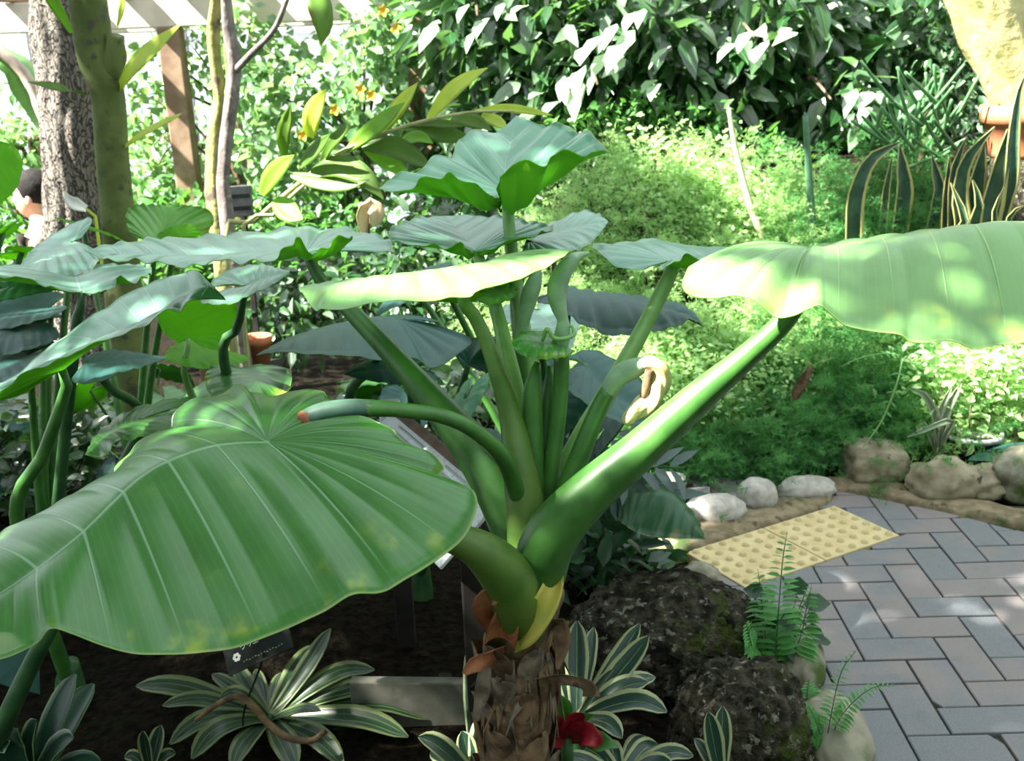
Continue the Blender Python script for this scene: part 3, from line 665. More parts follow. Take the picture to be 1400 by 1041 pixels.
pet([(728, 720, 1.74, 13), (712, 560, 1.78, 10), (690, 460, 1.8, 8), (678, 410, 1.8, 6)], M_pet_l)

# flower stalks and spathes ----------------------------------------
pk1 = pet([(745, 760, 1.70, 14), (755, 640, 1.70, 12), (766, 540, 1.71, 11), (768, 478, 1.71, 11)], M_pet, name='flower_stalk')
ptube('spathe', [(768, 476, 1.71, 9), (768, 462, 1.71, 11), (770, 448, 1.71, 10), (769, 436, 1.71, 8), (764, 420, 1.71, 11), (761, 400, 1.71, 13.5), (766, 380, 1.71, 13.5), (776, 363, 1.71, 11), (790, 351, 1.71, 7), (806, 346, 1.71, 1.5)], M_glauc, taro, seg=14, n=44)
ptube('spathe_collar', [(742, 466, 1.69, 2.5), (748, 450, 1.68, 3), (757, 462, 1.68, 3), (772, 463, 1.68, 3), (784, 458, 1.69, 3), (782, 446, 1.7, 2), (778, 448, 1.7, 1)], M_pet_l, taro, seg=7)
pet([(732, 760, 1.76, 12), (722, 600, 1.80, 9), (714, 500, 1.82, 8), (712, 460, 1.82, 8)], M_pet, name='flower_stalk')
ptube('spathe', [(712, 470, 1.82, 7.5), (715, 445, 1.82, 8), (719, 425, 1.82, 10), (724, 405, 1.82, 12), (730, 388, 1.82, 11), (735, 372, 1.82, 6), (738, 362, 1.82, 2)], M_glauc, taro, seg=14, n=30)
ptube('withered_spathe', [(757, 358, 1.80, 3), (759, 375, 1.80, 5), (754, 395, 1.80, 4), (752, 408, 1.8, 2)], M_husk, taro, seg=8)
pet([(746, 770, 1.67, 14), (768, 690, 1.67, 15), (796, 615, 1.68, 14), (818, 560, 1.69, 12), (832, 532, 1.69, 11)], M_pet, name='flower_stalk')
ptube('spathe', [(828, 540, 1.69, 10), (838, 524, 1.69, 13), (850, 512, 1.69, 15), (864, 505, 1.69, 14.5), (876, 500, 1.69, 12), (884, 497, 1.69, 9)], M_glauc, taro, seg=16, n=30)
tw = lambda t, a: 1.02+.22*np.sin(2*a+t*17)+.07*np.sin(7*a+t*25)
pts = [(878, 498, 1.69, 8), (890, 496, 1.685, 11), (900, 506, 1.68, 12), (903, 524, 1.675, 12), (895, 542, 1.67, 13), (880, 556, 1.665, 13), (866, 566, 1.66, 12), (858, 574, 1.66, 9), (854, 580, 1.66, 3)]
V, F, UV = tube_arr([P(*p[:3]) for p in pts], [wr(P(*p[:3]), p[3]) for p in pts], n=70, seg=28, ridge=tw)
child('twisted_spathe', V, F, M_cream, taro, UV=UV)
ptube('spadix', [(888, 506, 1.672, 6), (884, 528, 1.668, 7), (878, 548, 1.664, 4)], M_husk, taro, seg=10)
pet([(712, 690, 1.66, 12), (690, 630, 1.60, 12), (655, 594, 1.565, 11), (610, 571, 1.545, 10.5), (550, 561, 1.53, 10.5), (500, 558, 1.53, 12)], M_pet, name='flower_stalk')
ptube('spathe', [(510, 558, 1.53, 11.5), (480, 559, 1.53, 13.5), (450, 563, 1.53, 14.5), (428, 569, 1.53, 14), (416, 573, 1.53, 11)], solid_mat('spathe_dark', (.045, .10, .07), (.07, .14, .10), 25, .5, .1, .002), taro, seg=16, n=24)
ptube('withered_spathe', [(420, 572, 1.527, 11), (413, 574, 1.52, 10), (408, 577, 1.52, 5)], M_husk_r, taro, seg=12, ridge=lambda t, a: 1+.15*np.sin(5*a))
# ================================================================== ROCKS AND STONES
M_vrock = solid_mat('volcanic_rock', (.014, .013, .009), (.07, .062, .045), 34, .95, 1.0, .05, spec=.1, extra=[((.19, .185, .15), 46, .57, .64), ((.045, .065, .012), 7, .52, .66), ((.008, .008, .006), 26, .60, .68)])
M_pale = solid_mat('pale_stone', (.30, .28, .25), (.42, .40, .36), 35, .8, .35, .006, extra=[((.20, .19, .15), 8, .6, .75)])
M_tan = solid_mat('tan_stone', (.17, .14, .09), (.36, .31, .22), 9, .85, .6, .012, extra=[((.05, .045, .03), 14, .6, .7), ((.07, .09, .03), 5, .62, .75)])
M_mosst = solid_mat('mossy_stone', (.14, .13, .09), (.26, .25, .19), 14, .9, .6, .01, extra=[((.05, .08, .015), 6, .5, .65)])
def rock(label, c, r, mat, seed=0, amp=.16, freq=2.2, sub=4, boxy=0.0, tilt=0.0, name='stone', cat='stone', group=None, fine=.03):
    bm = bmesh.new(); bmesh.ops.create_icosphere(bm, subdivisions=sub, radius=1)
    so = Vector((seed*13.7, seed*5.1, seed*3.3)); ct, st_ = math.cos(tilt), math.sin(tilt)
    for v in bm.verts:
        n = v.co.copy()
        if boxy:
            k = max(abs(n.x), abs(n.y), abs(n.z)); n = n.lerp(n/k*.82, boxy)
        d = 1+amp*noise.noise(v.co*freq+so)+amp*.5*noise.noise(v.co*freq*2.3+so)+fine*noise.noise(v.co*9+so)+fine*1.2*noise.noise(v.co*19+so)
        p = Vector((n.x*r[0]*d, n.y*r[1]*d, n.z*r[2]*d))
        v.co = Vector((p.x*ct-p.y*st_, p.x*st_+p.y*ct, p.z))
    me = bpy.data.meshes.new(name); bm.to_mesh(me); bm.free(); me.materials.append(mat)
    for p in me.polygons: p.use_smooth = True
    o = bpy.data.objects.new(name, me); COL.objects.link(o); o.location = [float(q) for q in c]
    return tag(o, label, cat, group)
def gpt(px, py, dz=0.0): q = PG(px, py); return np.array([q[0], q[1], dz])
rock('large mossy dark volcanic rock right of the giant taro trunk', (.345, 2.36, .075), (.235, .17, .15), M_vrock, 3, .14, 2.0, 5, name='rock', cat='rock', fine=.06)
rock('dark volcanic rock in the bottom foreground beside the path', (.455, 1.98, .055), (.155, .15, .175), M_vrock, 8, .16, 2.0, 5, name='rock', cat='rock', fine=.06)
rock('dark low boulder under the dry drooping leaf behind the big volcanic rock', (.20, 2.86, .05), (.16, .14, .10), M_vrock, 12, .16, 2.0, 4, name='rock', cat='rock', fine=.05)
rock('small tan stone with a pale flaky patch behind the big volcanic rock', gpt(957, 812, .035), (.062, .06, .055), M_mosst, 5, .15, tilt=.3)
rock('pale rounded kerb stone at the bottom edge of the path', gpt(1143, 1020, .01), (.075, .15, .075), solid_mat('kerb_stone', (.20, .19, .14), (.30, .28, .21), 14, .85, .4, .008, extra=[((.10, .12, .06), 6, .58, .72)]), 6, .10, tilt=-.15)
rock('mossy brown kerb stone between the small fern and the pavers', gpt(1092, 915, .01), (.06, .15, .075), M_mosst, 7, .12, tilt=-.2)
rock('smooth pale stone lit white on top, nearest of three by tactile tiles', gpt(978, 708, .025), (.098, .072, .052), M_pale, 1, .08, fine=.01)
rock('round pale stone in the middle of three by tactile tiles', gpt(1035, 690, .03), (.066, .07, .062), M_pale, 2, .08, fine=.01)
rock('long flat pale stone, farthest of three by the tactile tiles', gpt(1103, 677, .02), (.098, .06, .045), M_pale, 4, .10, tilt=.1, fine=.012)
rock('squared tan stone block at the foot of the asparagus ferns', gpt(1195, 653, .05), (.115, .10, .085), M_tan, 9, .12, boxy=.6)
rock('knobbly grey and tan stone right of the squared stone block', gpt(1290, 675, .045), (.125, .085, .08), M_tan, 10, .22, 1.8)
rock('low brown stone half hidden by leaves beside the knobbly stone', gpt(1345, 672, .03), (.09, .07, .06), M_tan, 14, .2)
rock('dark brown rock at the right edge of the photo above the path', gpt(1400, 672, .05), (.12, .1, .10), M_mosst, 15, .2, name='rock', cat='rock')
sl = thing('slate_stack', 'stack of thin grey slate pieces left of the pale stones', 'stones', gpt(922, 690, 0))
rs = np.random.default_rng(5)
for k in range(16):
    c = gpt(rs.uniform(893, 955), rs.uniform(682, 694), .008+.011*(k//3)); a = rs.uniform(-.4, .4)
    R3 = Matrix.Rotation(a, 3, 'Z') @ Matrix.Rotation(rs.uniform(-.15, .15), 3, 'X') @ Matrix.Rotation(rs.uniform(-.15, .15), 3, 'Y')
    bevel_box('slate', c, (rs.uniform(.05, .10), rs.uniform(.04, .06), .009), M_vrock if k % 3 == 0 else solid_mat('slate', (.10, .10, .10), (.2, .2, .19), 30, .8, .3, .004) if k == 1 else bpy.data.materials.get('slate') or M_pale, sl, rot=R3, bev=.002)
rock('flat grey stone on top of the slate stack', gpt(915, 682, .075), (.055, .04, .014), M_pale, 20, .08, name='stone')

# ================================================================== BOARD, LABEL, SIGN
M_wood = solid_mat('grey_timber', (.085, .085, .068), (.14, .14, .11), 12, .85, .3, .004, extra=[((.08, .08, .06), 30, .6, .75)])
M_woodd = solid_mat('dark_timber', (.007, .006, .005), (.018, .015, .011), 12, .9, .3, .004)
pb = PG(575, 1000); bd = thing('timber_board', 'weathered grey timber board edging the bed behind the striped bromeliad', 'board', (pb[0], pb[1], 0))
bevel_box('board', (pb[0], pb[1], .055), (.30, .028, .155), M_wood, bd, rot=Matrix.Rotation(-.06, 3, 'Z') @ Matrix.Rotation(.02, 3, 'Y'), bev=.004)
bevel_box('stake', (pb[0]+.06, pb[1]+.03, .02), (.03, .03, .20), M_woodd, bd)
# black plant label
M_black = solid_mat('label_black', (.010, .013, .012), (.016, .02, .018), 30, .65, .05, .001, spec=.1)
M_white = solid_mat('label_white', (.55, .58, .52), (.65, .68, .62), 30, .6, 0)
ls = PG(346, 1030); lab = thing('plant_label', 'black plant label with white writing on a thin black stake', 'plant label', (ls[0], ls[1], 0))
c4 = [P(298, 872, 1.93), P(390, 836, 1.93), P(398, 882, 1.88), P(318, 924, 1.88)]
cc = sum(c4)/4; ex = (c4[1]-c4[0]+c4[2]-c4[3]); ex /= np.linalg.norm(ex); ey = (c4[0]-c4[3]+c4[1]-c4[2]); ey -= ex*np.dot(ex, ey); ey /= np.linalg.norm(ey); ez = np.cross(ex, ey)
W_, H_ = .145, .082
Rl = Matrix(((ex[0], ey[0], ez[0]), (ex[1], ey[1], ez[1]), (ex[2], ey[2], ez[2])))
plate = bevel_box('label_plate', cc, (W_, H_, .003), M_black, lab, rot=Rl, bev=.0012)
V, F, UV = tube_arr([(ls[0], ls[1], -.03), (ls[0]+.002, ls[1]-.05, .12), tuple(cc-ey*H_*.45-ez*.005), tuple(cc-ey*H_*.1-ez*.006)], [.0022]*4, seg=8, n=16)
child('stake', V, F, M_black, lab, UV=UV)
def text_on(body, size, x, y, name='lettering'):
    cu = bpy.data.curves.new(name, 'FONT'); cu.body = body; cu.size = size; cu.extrude = .0003; cu.align_x = 'LEFT'
    ob = bpy.data.objects.new(name, cu); COL.objects.link(ob)
    dg = bpy.context.evaluated_depsgraph_get(); me = bpy.data.meshes.new_from_object(ob.evaluated_get(dg)); bpy.data.objects.remove(ob)
    me.materials.clear(); me.materials.append(M_white)
    o = bpy.data.objects.new(name, me); COL.objects.link(o); o.parent = plate
    m4 = Rl.to_4x4(); m4.translation = Vector([float(q) for q in (cc+ex*x+ey*y+ez*.0018)])-Vector(lab.location); o.matrix_local = m4
text_on('ヴリエー', .014, -.036, -.002)
text_on('トイア', .012, .022, .004)
mk_ = [box_arr(cc+ex*(-.034+.0065*k)+ey*(-.026+.001*math.sin(k*2.1))+ez*.0018, (.0035 if k % 3 else .0022, .0022, .0006), rot=np.stack([ex, ey, ez], 1)) for k in range(14)]
V, F, UV = join_arr(mk_); sub('small_print', V, F, solid_mat('label_print', (.20, .24, .10), (.26, .30, .14), 60, .6, 0), plate)['kind'] = 'stuff'
fl = []
for a in range(6):
    an = a*math.pi/3; c = cc+ex*(-.047+.0055*math.cos(an))+ey*(-.012+.0055*math.sin(an))+ez*.0018
    th = np.linspace(0, 2*np.pi, 8, endpoint=False); ring_ = np.array([c+ex*.0036*math.cos(t)+ey*.0036*math.sin(t) for t in th])
    fl.append((np.vstack([ring_, c+ez*.0006]), [np.stack([np.arange(8), (np.arange(8)+1) % 8, np.full(8, 8)], 1)], None))
V, F, _ = join_arr(fl); sub('flower_emblem', V, F, M_white, plate)
# tilted information board behind the stalks
M_panel = solid_mat('info_panel', (.66, .68, .74), (.76, .78, .84), 60, .45, .05, .001, extra=[((.55, .56, .62), 120, .55, .62)])
M_bframe = solid_mat('brown_frame', (.10, .06, .045), (.15, .10, .08), 20, .6, .1, .002)
A = np.array([*P(540, 560, 2.45)]); B = PG(688, 681, A[2]-.02)
wdir = np.array([-.66, -.30, -.62]); wdir /= np.linalg.norm(wdir)
ib = thing('information_board', 'slanted white information board with brown edge behind the taro stalks', 'sign', ((A[0]+B[0])/2-.05, (A[1]+B[1])/2, 0))
u_ = B-A; Lb = np.linalg.norm(u_); u_ /= Lb; wdir -= u_*np.dot(u_, wdir); wdir /= np.linalg.norm(wdir); nrm = np.cross(u_, wdir)
Rb = Matrix(np.stack([u_, wdir, nrm], 1).tolist())
pan = bevel_box('panel', A+u_*Lb/2+wdir*.095, (Lb, .17, .008), M_panel, ib, rot=Rb, bev=.002)
bevel_box('edge_trim', A+u_*Lb/2+wdir*.002, (Lb+.01, .022, .022), M_bframe, ib, rot=Rb, bev=.003)
ln = []
for k in range(9):
    for q2 in range(2):
        c = A+u_*Lb*(.27+.46*q2)+wdir*(.025+.016*k)-nrm*.0046*np.sign(nrm[2])*-1; l = Lb*(.36 if k % 3 else .26)
        ln.append(box_arr(c, (l, .006, .0008), rot=np.stack([u_, wdir, nrm], 1)))
V, F, UV = join_arr(ln); sub('text_lines', V, F, solid_mat('panel_print', (.42, .42, .48), (.48, .48, .54), 80, .6, 0), pan)['kind'] = 'stuff'
pz = P(532, 548, 2.5)
bevel_box('post', (pz[0], pz[1], pz[2]/2-.12), (.045, .036, pz[2]-.14), M_woodd, ib, bev=.004)
bevel_box('post_cap', (pz[0], pz[1], pz[2]-.09), (.05, .04, .18), M_panel, ib, bev=.006)
mb = A+u_*Lb*.86+wdir*.05
bevel_box('post', (mb[0], mb[1], mb[2]/2-.03), (.045, .045, mb[2]+.03), M_woodd, ib, bev=.004)

# ================================================================== STRIPED BROMELIADS
MS_1 = stripe_mat('bromeliad_cream', (.012, .04, .025), (.34, .38, .19), .70, ((.0, .035),))
MS_2 = stripe_mat('bromeliad_green', (.014, .04, .018), (.15, .195, .075), .68, ((.28, .06),))
MS_3 = stripe_mat('broad_dark_strap', (.012, .045, .025), (.14, .26, .09), .90, ())
def tuft(label, name, base, leaves, mat, wpx, cat='plant', curl=0.0, chan=.35, group=None):
    """leaves: (tipx, tipy, dY, lift_px[, wpx])"""
    b = P(*base); t = thing(name, label, cat, (b[0], b[1], max(0.0, float(terrain(b[0], b[1])))))
    foot = np.array([b[0], b[1], float(terrain(b[0], b[1]))-.01])
    V, F, UV = tube_arr([foot, (foot+b)/2+[.004, 0, 0], b+[0, 0, .012]], [.018, .016, .008], seg=8, n=8); child('stem', V, F, M_pet_d, t, UV=UV)
    for lf in leaves:
        tx, ty, dY, lift = lf[:4]; wp = lf[4] if len(lf) > 4 else wpx
        bx, by, bY = base; m1 = P(bx+(tx-bx)*.35, by+(ty-by)*.35-lift*.8, bY+dY*.35); m2 = P(bx+(tx-bx)*.7, by+(ty-by)*.7-lift, bY+dY*.7); tp = P(tx, ty, bY+dY)
        d = tp-b; hz = np.array([d[0], d[1], 0]); upv = np.array([0, -.45, 1.0])
        strap('leaf', [b, m1, m2, tp], wr(tp, wp), mat, t, up=upv, channel=chan, n=14, m=7, prof=[(0, .42), (.3, .75), (.6, 1), (.82, .85), (.94, .5), (1, .08)])
    return t
tuft('yellow-green striped bromeliad under the tip of the black plant label', 'striped_bromeliad', (368, 985, 2.13),
 [(452, 860, .10, -6, 28), (432, 882, .16, 4, 34), (512, 916, .08, 18, 30), (568, 955, .03, 24, 30), (588, 984, -.02, 22, 30), (558, 1008, -.10, 16, 36), (438, 972, -.12, 6, 20), (186, 938, .08, 12, 34), (222, 965, .0, 14, 26), (232, 1018, -.14, 20, 34), (262, 1038, -.2, 20, 38), (318, 1050, -.24, 10, 36), (404, 1052, -.24, 8, 40), (470, 1046, -.2, 14, 36), (318, 905, .18, 0, 24), (290, 922, .14, 4, 22), (350, 915, .2, 0, 20), (384, 920, .18, 0, 22), (300, 955, -.05, 16, 26)], MS_2, 30)
tuft('striped bromeliad shoot standing at the lower left under the huge leaf', 'striped_bromeliad', (205, 1056, 1.98), [(220, 992, .04, 0, 24), (196, 1000, -.02, 0, 22), (240, 1030, .02, 6, 20), (170, 1036, 0, 8, 20)], MS_1, 24)
tuft('cream-edged striped bromeliad against the big volcanic rock', 'striped_bromeliad', (788, 985, 1.97),
 [(789, 849, .12, 0, 34), (812, 858, .2, 0, 24), (875, 853, .14, -4, 28), (887, 870, .08, -4, 34), (838, 916, -.06, 4, 18), (886, 933, .02, 10, 34), (896, 926, .1, 10, 30), (912, 974, -.06, 18, 36), (770, 905, .1, 0, 30), (756, 930, .12, 4, 26), (850, 1010, -.16, 12, 34)], MS_1, 32)
tuft('low cream-edged bromeliad leaves below the red bracts at the bottom edge', 'striped_bromeliad', (848, 1066, 1.80),
 [(900, 1018, .1, 10, 30), (948, 1034, .02, 14, 28), (880, 1006, .2, 6, 28), (832, 1012, .12, 4, 26), (920, 1046, -.06, 10, 30), (800, 1024, .1, 6, 30), (770, 1034, .0, 6, 24)], MS_1, 28)
tuft('two upright cream-edged bromeliad leaves in front of the right dark rock', 'striped_bromeliad', (986, 1070, 1.72), [(968, 974, .02, 0, 30), (988, 966, .06, 0, 27), (950, 1010, .05, 4, 20)], MS_1, 28)
tuft('striped bromeliad left of the scaly brown taro trunk', 'striped_bromeliad', (650, 1070, 1.83), [(668, 972, .06, 0, 40), (632, 1000, .04, 0, 30), (572, 1008, -.02, 8, 36), (588, 1030, .06, 6, 30), (690, 1010, .05, 2, 24), (640, 886, .35, 0, 20)], MS_1, 34)
tuft('broad dark green strap-leaved plant in the bottom left corner', 'strap_leaf_plant', (40, 1090, 1.88), [(104, 922, .06, 6, 44), (50, 986, -.04, 8, 54), (0, 1002, -.06, 12, 50), (128, 935, .18, 10, 44), (100, 1010, -.06, 10, 56), (-40, 1020, 0, 20, 50), (140, 1050, -.06, 16, 44)], MS_3, 48)
# red bracts
M_red = solid_mat('red_bract', (.20, .006, .012), (.30, .015, .025), 20, .45, .1, .002)
rb = thing('red_bromeliad', 'red-bracted bromeliad at the right foot of the taro trunk', 'flower', (*P(772, 1010, 1.74)[:2], 0))
b0 = P(775, 1008, 1.74)
V, F, UV = tube_arr([(b0[0], b0[1], -.01), b0-[0, 0, .1], b0], [.016, .012, .012], seg=8, n=8); child('stem', V, F, M_pet_d, rb, UV=UV)
for sp, wp in (([(775, 1006, 1.74), (760, 992, 1.72), (750, 976, 1.72), (757, 962, 1.74)], 26), ([(778, 1006, 1.74), (782, 992, 1.70), (792, 980, 1.69), (798, 978, 1.68)], 30), ([(778, 1010, 1.74), (795, 1002, 1.69), (812, 1010, 1.66), (818, 1020, 1.66)], 34), ([(772, 1010, 1.74), (760, 1014, 1.70), (752, 1006, 1.69)], 18)):
    pstrap('bract', sp, wp, M_red, up=(.1, -1, .5), parent=rb, n=10, m=6, channel=.5, prof=[(0, .45), (.5, 1), (.8, .9), (1, .3)])
for sp, wp in (([(770, 990, 1.75), (768, 968, 1.73), (752, 944, 1.71)], 30), ([(774, 1002, 1.75), (790, 985, 1.71), (812, 978, 1.69)], 30), ([(800, 1012, 1.70), (828, 1016, 1.67), (846, 1022, 1.66)], 30)):
    pstrap('leaf', sp, wp, MT_top, up=(0, -1, .8), parent=rb, n=10, m=5, channel=.3, prof=[(0, .5), (.5, 1), (1, .08)])

# ================================================================== FERNS BY THE PATH
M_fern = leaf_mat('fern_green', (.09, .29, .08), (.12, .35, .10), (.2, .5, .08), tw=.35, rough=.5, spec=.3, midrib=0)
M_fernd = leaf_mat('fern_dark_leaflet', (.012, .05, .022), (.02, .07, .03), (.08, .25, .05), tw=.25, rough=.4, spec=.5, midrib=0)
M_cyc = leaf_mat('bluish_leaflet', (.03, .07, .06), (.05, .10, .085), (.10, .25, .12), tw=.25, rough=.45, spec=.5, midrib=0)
def frond(parent, pts, pairs, size, mat, key, taper=True, rr=.0014, stem_mat=None, aspect=.3, angle=1.1, start=.12, fwd=.35, upb=(0, 0, 3), name='frond'):
    pts = np.asarray(pts, float); V, F, UV = tube_arr(pts, [rr]*(len(pts)-1)+[rr*.4], seg=5, n=16)
    fr = child(name, V, F, stem_mat or M_pet, parent, UV=UV)
    s = spline(pts, pairs+2); T = np.gradient(s, axis=0); T /= np.linalg.norm(T, axis=1)[:, None]
    for k in range(1, pairs+1):
        f = k/(pairs+1)
        if f < start: continue
        sd = np.cross(T[k], [0, -.35, 1.0]); sd /= np.linalg.norm(sd)+1e-9
        sz = size*(1-(.82*max(0, (f-.35)/.65)**1.3 if taper else 0))*min(1, .55+f*1.6)
        leaf_objects([s[k], s[k]], [sd*1+T[k]*fwd, -sd+T[k]*fwd], sz, mat, fr, key, aspect=aspect, name='leaflet', jitter=.12, upbias=upb, base=parent.location)
    return fr
fb = PG(1070, 935); fn = thing('sword_fern', 'upright green sword fern growing between the dark rocks and path', 'fern', (fb[0]-.02, fb[1], 0.0))
for tipx, tipy, dY, mx in ((1076, 728, -.02, 1064), (1036, 778, .02, 1046), (1110, 800, .02, 1092), (1020, 850, -.04, 1040), (1106, 930, -.10, 1094), (1046, 800, .06, 1058), (1030, 905, -.08, 1045)):
    frond(fn, [(fb[0]-.02, fb[1], 0), P(mx, (935+tipy)/2+10, fb[1]+dY*.6), P((mx+tipx)/2, tipy+40, fb[1]+dY), P(tipx, tipy, fb[1]+dY*1.3)], 24, .058, M_fern, 'fern', fwd=.3, aspect=.34)
fb2 = PG(1128, 1036); fn2 = thing('small_fern', 'thin arching light green fern leaning over the path at the bottom', 'fern', (fb2[0], fb2[1], 0.0))
for pts in ([(1128, 1036), (1134, 990), (1150, 920), (1172, 888)], [(1128, 1036), (1150, 980), (1190, 942), (1226, 938)], [(1128, 1036), (1120, 1000), (1106, 968), (1092, 962)], [(1128, 1036), (1115, 1010), (1098, 998), (1085, 1003)]):
    frond(fn2, [(fb2[0], fb2[1], .0)]+[P(a, b, fb2[1]-.02) for a, b in pts[1:]], 26, .03, M_fern, 'fern', rr=.0011, start=.3)
# broad round leaves at the fern's foot
iv = thing('creeping_ivy', 'dark rounded ivy leaves around the foot of the sword fern', 'plant', (fb[0]+.0, fb[1]+.06, 0))
rs = np.random.default_rng(21)
pp = [(1030, 815), (1020, 830), (1015, 845), (1045, 812), (1090, 815), (1098, 828), (1105, 800), (1108, 832), (1096, 862), (1104, 870), (1060, 860), (1040, 870), (1025, 862), (1080, 885), (1050, 890), (1112, 880), (1028, 880), (1085, 845), (1070, 905)]
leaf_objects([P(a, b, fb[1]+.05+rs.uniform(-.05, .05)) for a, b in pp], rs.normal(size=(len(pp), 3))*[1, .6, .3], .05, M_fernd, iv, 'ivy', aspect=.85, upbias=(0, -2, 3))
V, F, UV = join_arr([cheap_tube([(fb[0]+.0, fb[1]+.06, -.01), P(a, b, fb[1]+.06)*.6+np.array([fb[0], fb[1]+.06, 0])*.4, P(a, b, fb[1]+.05)], [.0015, .0012, .001]) for a, b in pp]); child('stems', V, F, M_pet_d, iv, UV=UV)['kind'] = 'stuff'
# cycad-like bluish fronds behind the right stalk
cy = thing('cycad_seedling', 'small cycad with bluish feather leaves behind the right taro stalk', 'plant', (.18, 2.75, 0))
for pts in ([(790, 690, 2.72), (815, 630, 2.66), (850, 585, 2.62), (862, 560, 2.6)], [(790, 690, 2.72), (800, 640, 2.7), (800, 600, 2.7), (790, 575, 2.7)], [(800, 695, 2.72), (850, 660, 2.62), (890, 640, 2.58), (935, 640, 2.55)], [(800, 695, 2.72), (850, 680, 2.6), (890, 678, 2.55), (915, 690, 2.5)], [(785, 690, 2.72), (770, 650, 2.72), (760, 640, 2.72)]):
    frond(cy, [np.array([.18, 2.75, 0])]+[P(*p) for p in pts], 16, .115, M_cyc, 'cycad', rr=.003, stem_mat=M_pet_d, aspect=.24, start=.3, fwd=.7, taper=False, upb=(0, -3, 2))
# dark low shrub in the shade and dry drooping leaf
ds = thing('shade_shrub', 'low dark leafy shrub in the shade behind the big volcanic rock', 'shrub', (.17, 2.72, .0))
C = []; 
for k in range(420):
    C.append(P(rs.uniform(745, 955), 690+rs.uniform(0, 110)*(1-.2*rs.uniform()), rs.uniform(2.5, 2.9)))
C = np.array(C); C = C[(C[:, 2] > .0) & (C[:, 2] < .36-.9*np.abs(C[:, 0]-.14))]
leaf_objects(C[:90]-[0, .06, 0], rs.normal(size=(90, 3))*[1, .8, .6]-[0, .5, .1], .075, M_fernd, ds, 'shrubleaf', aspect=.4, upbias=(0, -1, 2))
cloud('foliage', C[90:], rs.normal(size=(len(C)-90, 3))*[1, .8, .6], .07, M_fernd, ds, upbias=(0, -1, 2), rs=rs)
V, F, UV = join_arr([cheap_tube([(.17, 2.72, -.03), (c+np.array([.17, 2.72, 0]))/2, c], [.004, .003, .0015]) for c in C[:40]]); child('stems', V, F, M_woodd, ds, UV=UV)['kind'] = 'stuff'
dl = thing('drooping_leaf_plant', 'drooping green leaf with dry brown edge hanging over the slates', 'plant', (*P(845, 690, 2.62)[:2], 0))
M_dry = leaf_mat('drooping_leaf', (.025, .11, .04), (.03, .13, .045), (.15, .4, .05), tw=.3, rough=.4, veins=9, vein_col=(.05, .16, .06), yellow=1.0, ycol=(.33, .25, .08))
blade('leaf_blade', [(835, 684, 2.62), (880, 672, 2.52), (915, 674, 2.46), (940, 702, 2.42), (964, 738, 2.40)],
 [(838, 668, 2.66), (870, 660, 2.66), (905, 664, 2.62), (935, 690, 2.55), (955, 715, 2.48)], [(838, 700, 2.58), (860, 722, 2.44), (885, 733, 2.38), (915, 736, 2.36), (940, 737, 2.37)], dl, [M_dry, M_dry], t0=.1, nt=70, ns=7, veins=10, pleat=.006, wave=.004, bow=.01, seed=31)
V, F, UV = tube_arr([(*P(845, 690, 2.62)[:2], -.03), P(822, 720, 2.64), P(836, 686, 2.62)], [.012, .010, .006], seg=8, n=10); child('petiole', V, F, M_pet_d, dl, UV=UV)

ds2 = thing('withered_vine', 'thin curved brown withered vine lying over the striped bromeliad', 'vine', (*PG(345, 985)[:2], .05))
ptube('stem', [(268, 985, 2.0, 3), (300, 962, 1.98, 4), (328, 953, 1.96, 4.5), (346, 966, 1.95, 5), (365, 988, 1.94, 5), (392, 1008, 1.93, 5), (425, 1013, 1.93, 4.5), (446, 999, 1.94, 4)], M_husk, ds2, seg=7, n=40)
ts = thing('taro_stalk', 'thick cut green stalk below the left tip of the huge leaf', 'stem', (*PG(-20, 1041)[:2], 0))
_b = np.array(ts.location); V, F, UV = tube_arr([_b-[0, 0, .02], P(8, 985, 1.75), P(35, 925, 1.72), P(62, 872, 1.70), P(80, 845, 1.70)], [.022, .018, .016, .014, .012], seg=12, n=24); child('stalk', V, F, M_pet_d, ts, UV=UV)
